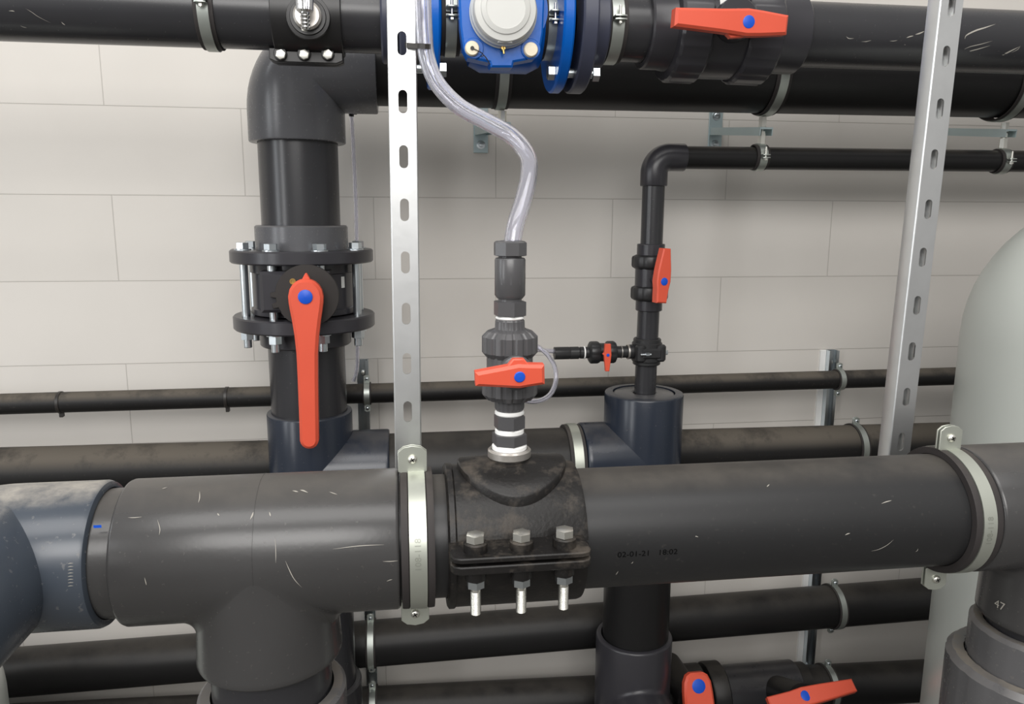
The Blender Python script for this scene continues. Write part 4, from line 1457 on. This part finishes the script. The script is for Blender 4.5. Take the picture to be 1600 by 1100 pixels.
solo('wall_pipe', pipe_mesh(w3(-1.0), w3(4.5), .0565), 'pipe_black', 'thick black pipe along the wall below the front pipe', 'pipe', w3(-1.0))
solo('wall_pipe', pipe_mesh(w4(-1.0), w4(4.5), .0565), 'pipe_black', 'lowest black pipe along the wall at the bottom edge', 'pipe', w4(-1.0))

for (pxa, pya, pxb, pyb, lb_) in ((572, 563, 577, 1098, 'zinc mounting rail on the wall beside the left post'), (1301, 548, 1263, 1080, 'zinc mounting rail on the wall near the grey tank')):
    a, b_ = P(pxa, pya, .02), P(pxb, pyb, .02)
    b_.x = a.x = (a.x+b_.x)/2
    t = thing('mounting_rail', lb_, 'rail', (a.x, 0, .12))
    zt_, zb_ = a.z, .12
    pr = [(-.014, 0), (-.014, -.024), (-.0065, -.024), (-.0065, -.0222), (-.0122, -.0222), (-.0122, -.0018), (.0122, -.0018), (.0122, -.0222), (.0065, -.0222), (.0065, -.024), (.014, -.024), (.014, 0)]
    obj('channel', MB().prism((a.x, 0, zb_), X, Y, pr, 0, zt_-zb_, 0), 'bolt_blue', t)
    if pxa > 1000:
        obj('backing_strip', MB().box((a.x-.031, -.007, zb_), (a.x-.0145, 0, zt_), .001), 'tape', t, label='white strip along the rail')
    obj('fixing_bolt', MB().hexa((a.x, -.002, zt_-.035), FRONT, .011, .008, .0006), 'bolt', t)

for (f, px, py, r_, lb_) in ((w1, 573, 616, .0238, 'small zinc clamp on the thin wall pipe beside the left post'), (w1, 1317, 592, .0238, 'small zinc clamp on the thin wall pipe near the grey tank'),
                             (w2, 1331, 690, .055, 'zinc clamp on the dusty wall pipe left of the leaning post'), (w3, 580, 1003, .0565, 'zinc clamp on the thick lower wall pipe under the left front clamp'),
                             (w3, 1301, 948, .0565, 'zinc clamp on the thick lower wall pipe near the grey tank'), (w4, 583, 1110, .0565, 'zinc clamp on the lowest wall pipe at the bottom left'),
                             (w4, 1291, 1070, .0565, 'zinc clamp on the lowest wall pipe at the bottom right')):
    c = f(P(px, py, .12).x)
    small = r_ < .03
    strap_clamp(c, r_, .013 if small else .015, .019 if small else .024, lb_, .014 if small else .017, .018 if small else .020, 0, .0048, ('strap_dull', 'rubber', 'bolt_blue'),
                rod=.05 if small else .03, liner=.003)

# ------------------------------------------------------------------ valves at the bottom edge
c1 = w4(P(1172, 1075, .12).x)
vb = thing('ball_valve', 'dark grey valve on the lowest pipe with a red lever tilted to the right', 'valve', c1)
xa = [w4(P(p_, 1080, .12).x).x for p_ in (1100, 1118, 1200, 1240, 1262)]
vz, vy = c1.z, c1.y
obj('end_socket', MB().ring((xa[1], vy, vz), (xa[3], vy, vz+.0), .070, .057, 56, .003), 'pipe_dark', vb)
obj('union_nut', MB().lathe((xa[0], vy, vz), X, [(.06, 0), (.080, .002), (.083, .006), (.083, xa[1]-xa[0]+.012), (.078, xa[1]-xa[0]+.016), (.06, xa[1]-xa[0]+.017)], 64), 'pipe_black', vb)
obj('valve_body', MB().cyl((xa[3]-.03, vy, vz-.0), (xa[3]+.03, vy, vz), .062, 48).cyl((P(1250, 1090, .28).x, vy, vz), P(1255, 1094, .30), .040, 40), 'pipe_black', vb)
hc = P(1259, 1087, .345)
pl_, pr_ = P(1205, 1103, .345), P(1337, 1073, .345)
al = (pr_-pl_).normalized()
handle(vb, hc, al, V((0, -.62, .78)), (hc-pl_).length, (pr_-hc).length, .034, .044, .030, .022, .0125)

c2 = P(1092, 1075, .34)
va = thing('butterfly_valve', 'valve with an upright red lever knob at the bottom edge beside the dark fitting', 'valve', c2)
obj('valve_body', MB().cyl(w4(P(1060, 1085, .12).x)-X*.03, w4(P(1060, 1085, .12).x)+X*.06, .075, 48).cyl(V((c2.x, -.13, c2.z-.07)), V((c2.x, -.30, c2.z-.06)), .035, 36), 'pipe_black', va)
pf = [(.034, .016), (.028, .026), (.012, .0335), (-.012, .036), (-.04, .037), (-.075, .036), (-.13, .030), (-.16, .02)]
poly = [(a, b_) for a, b_ in pf]+[(a, -b_) for a, b_ in reversed(pf)]
tl_ = V((0, .42, 1)).normalized()
out = V((0, -1, .42)).normalized()
hh = obj('lever', MB().prism(c2-out*.026, tl_, out.cross(tl_), poly, 0, .026, .005), 'red', va, label='red lever')
obj('centre_cap', MB().lathe(c2-out*.0002+tl_*.004, out, [(.0165, 0), (.0165, .001), (.014, .002), (0, .0024)], 32), 'cap', hh, label='round blue cap')

# ------------------------------------------------------------------ filter tanks
TR = .27
tcx = P(1505, 600, .75).x+TR+.058


def tank(name, label, cx, cy, r, zs, hd_, base=0.0):
    pr = [(r*.9, base), (r, base+.03), (r, zs)]
    for k in range(1, 15):
        a = PI/2*k/14
        pr.append((max(.035, r*math.cos(a)), zs+hd_*math.sin(a)))
    t = thing(name, label, 'tank', (cx, cy, base))
    obj('tank_shell', MB().lathe((cx, cy, base), Z, [(a, b_-base) for a, b_ in pr], 96), 'tank', t, sharp=60)
    obj('neck_flange', MB().cyl((cx, cy, zs+hd_-.004), (cx, cy, zs+hd_+.05), .07, 40, .004), 'fit_dark', t)
    return t


tank('filter_tank', 'tall pale grey-green filter tank with a domed top at the right edge', tcx, -.75, TR, 1.335, .28)
lx_ = P(17, 1010, .62).x-.048
tank('filter_tank', 'pale grey-green filter tank peeking in at the lower left corner', lx_-TR, -.62, TR, .68, .2)
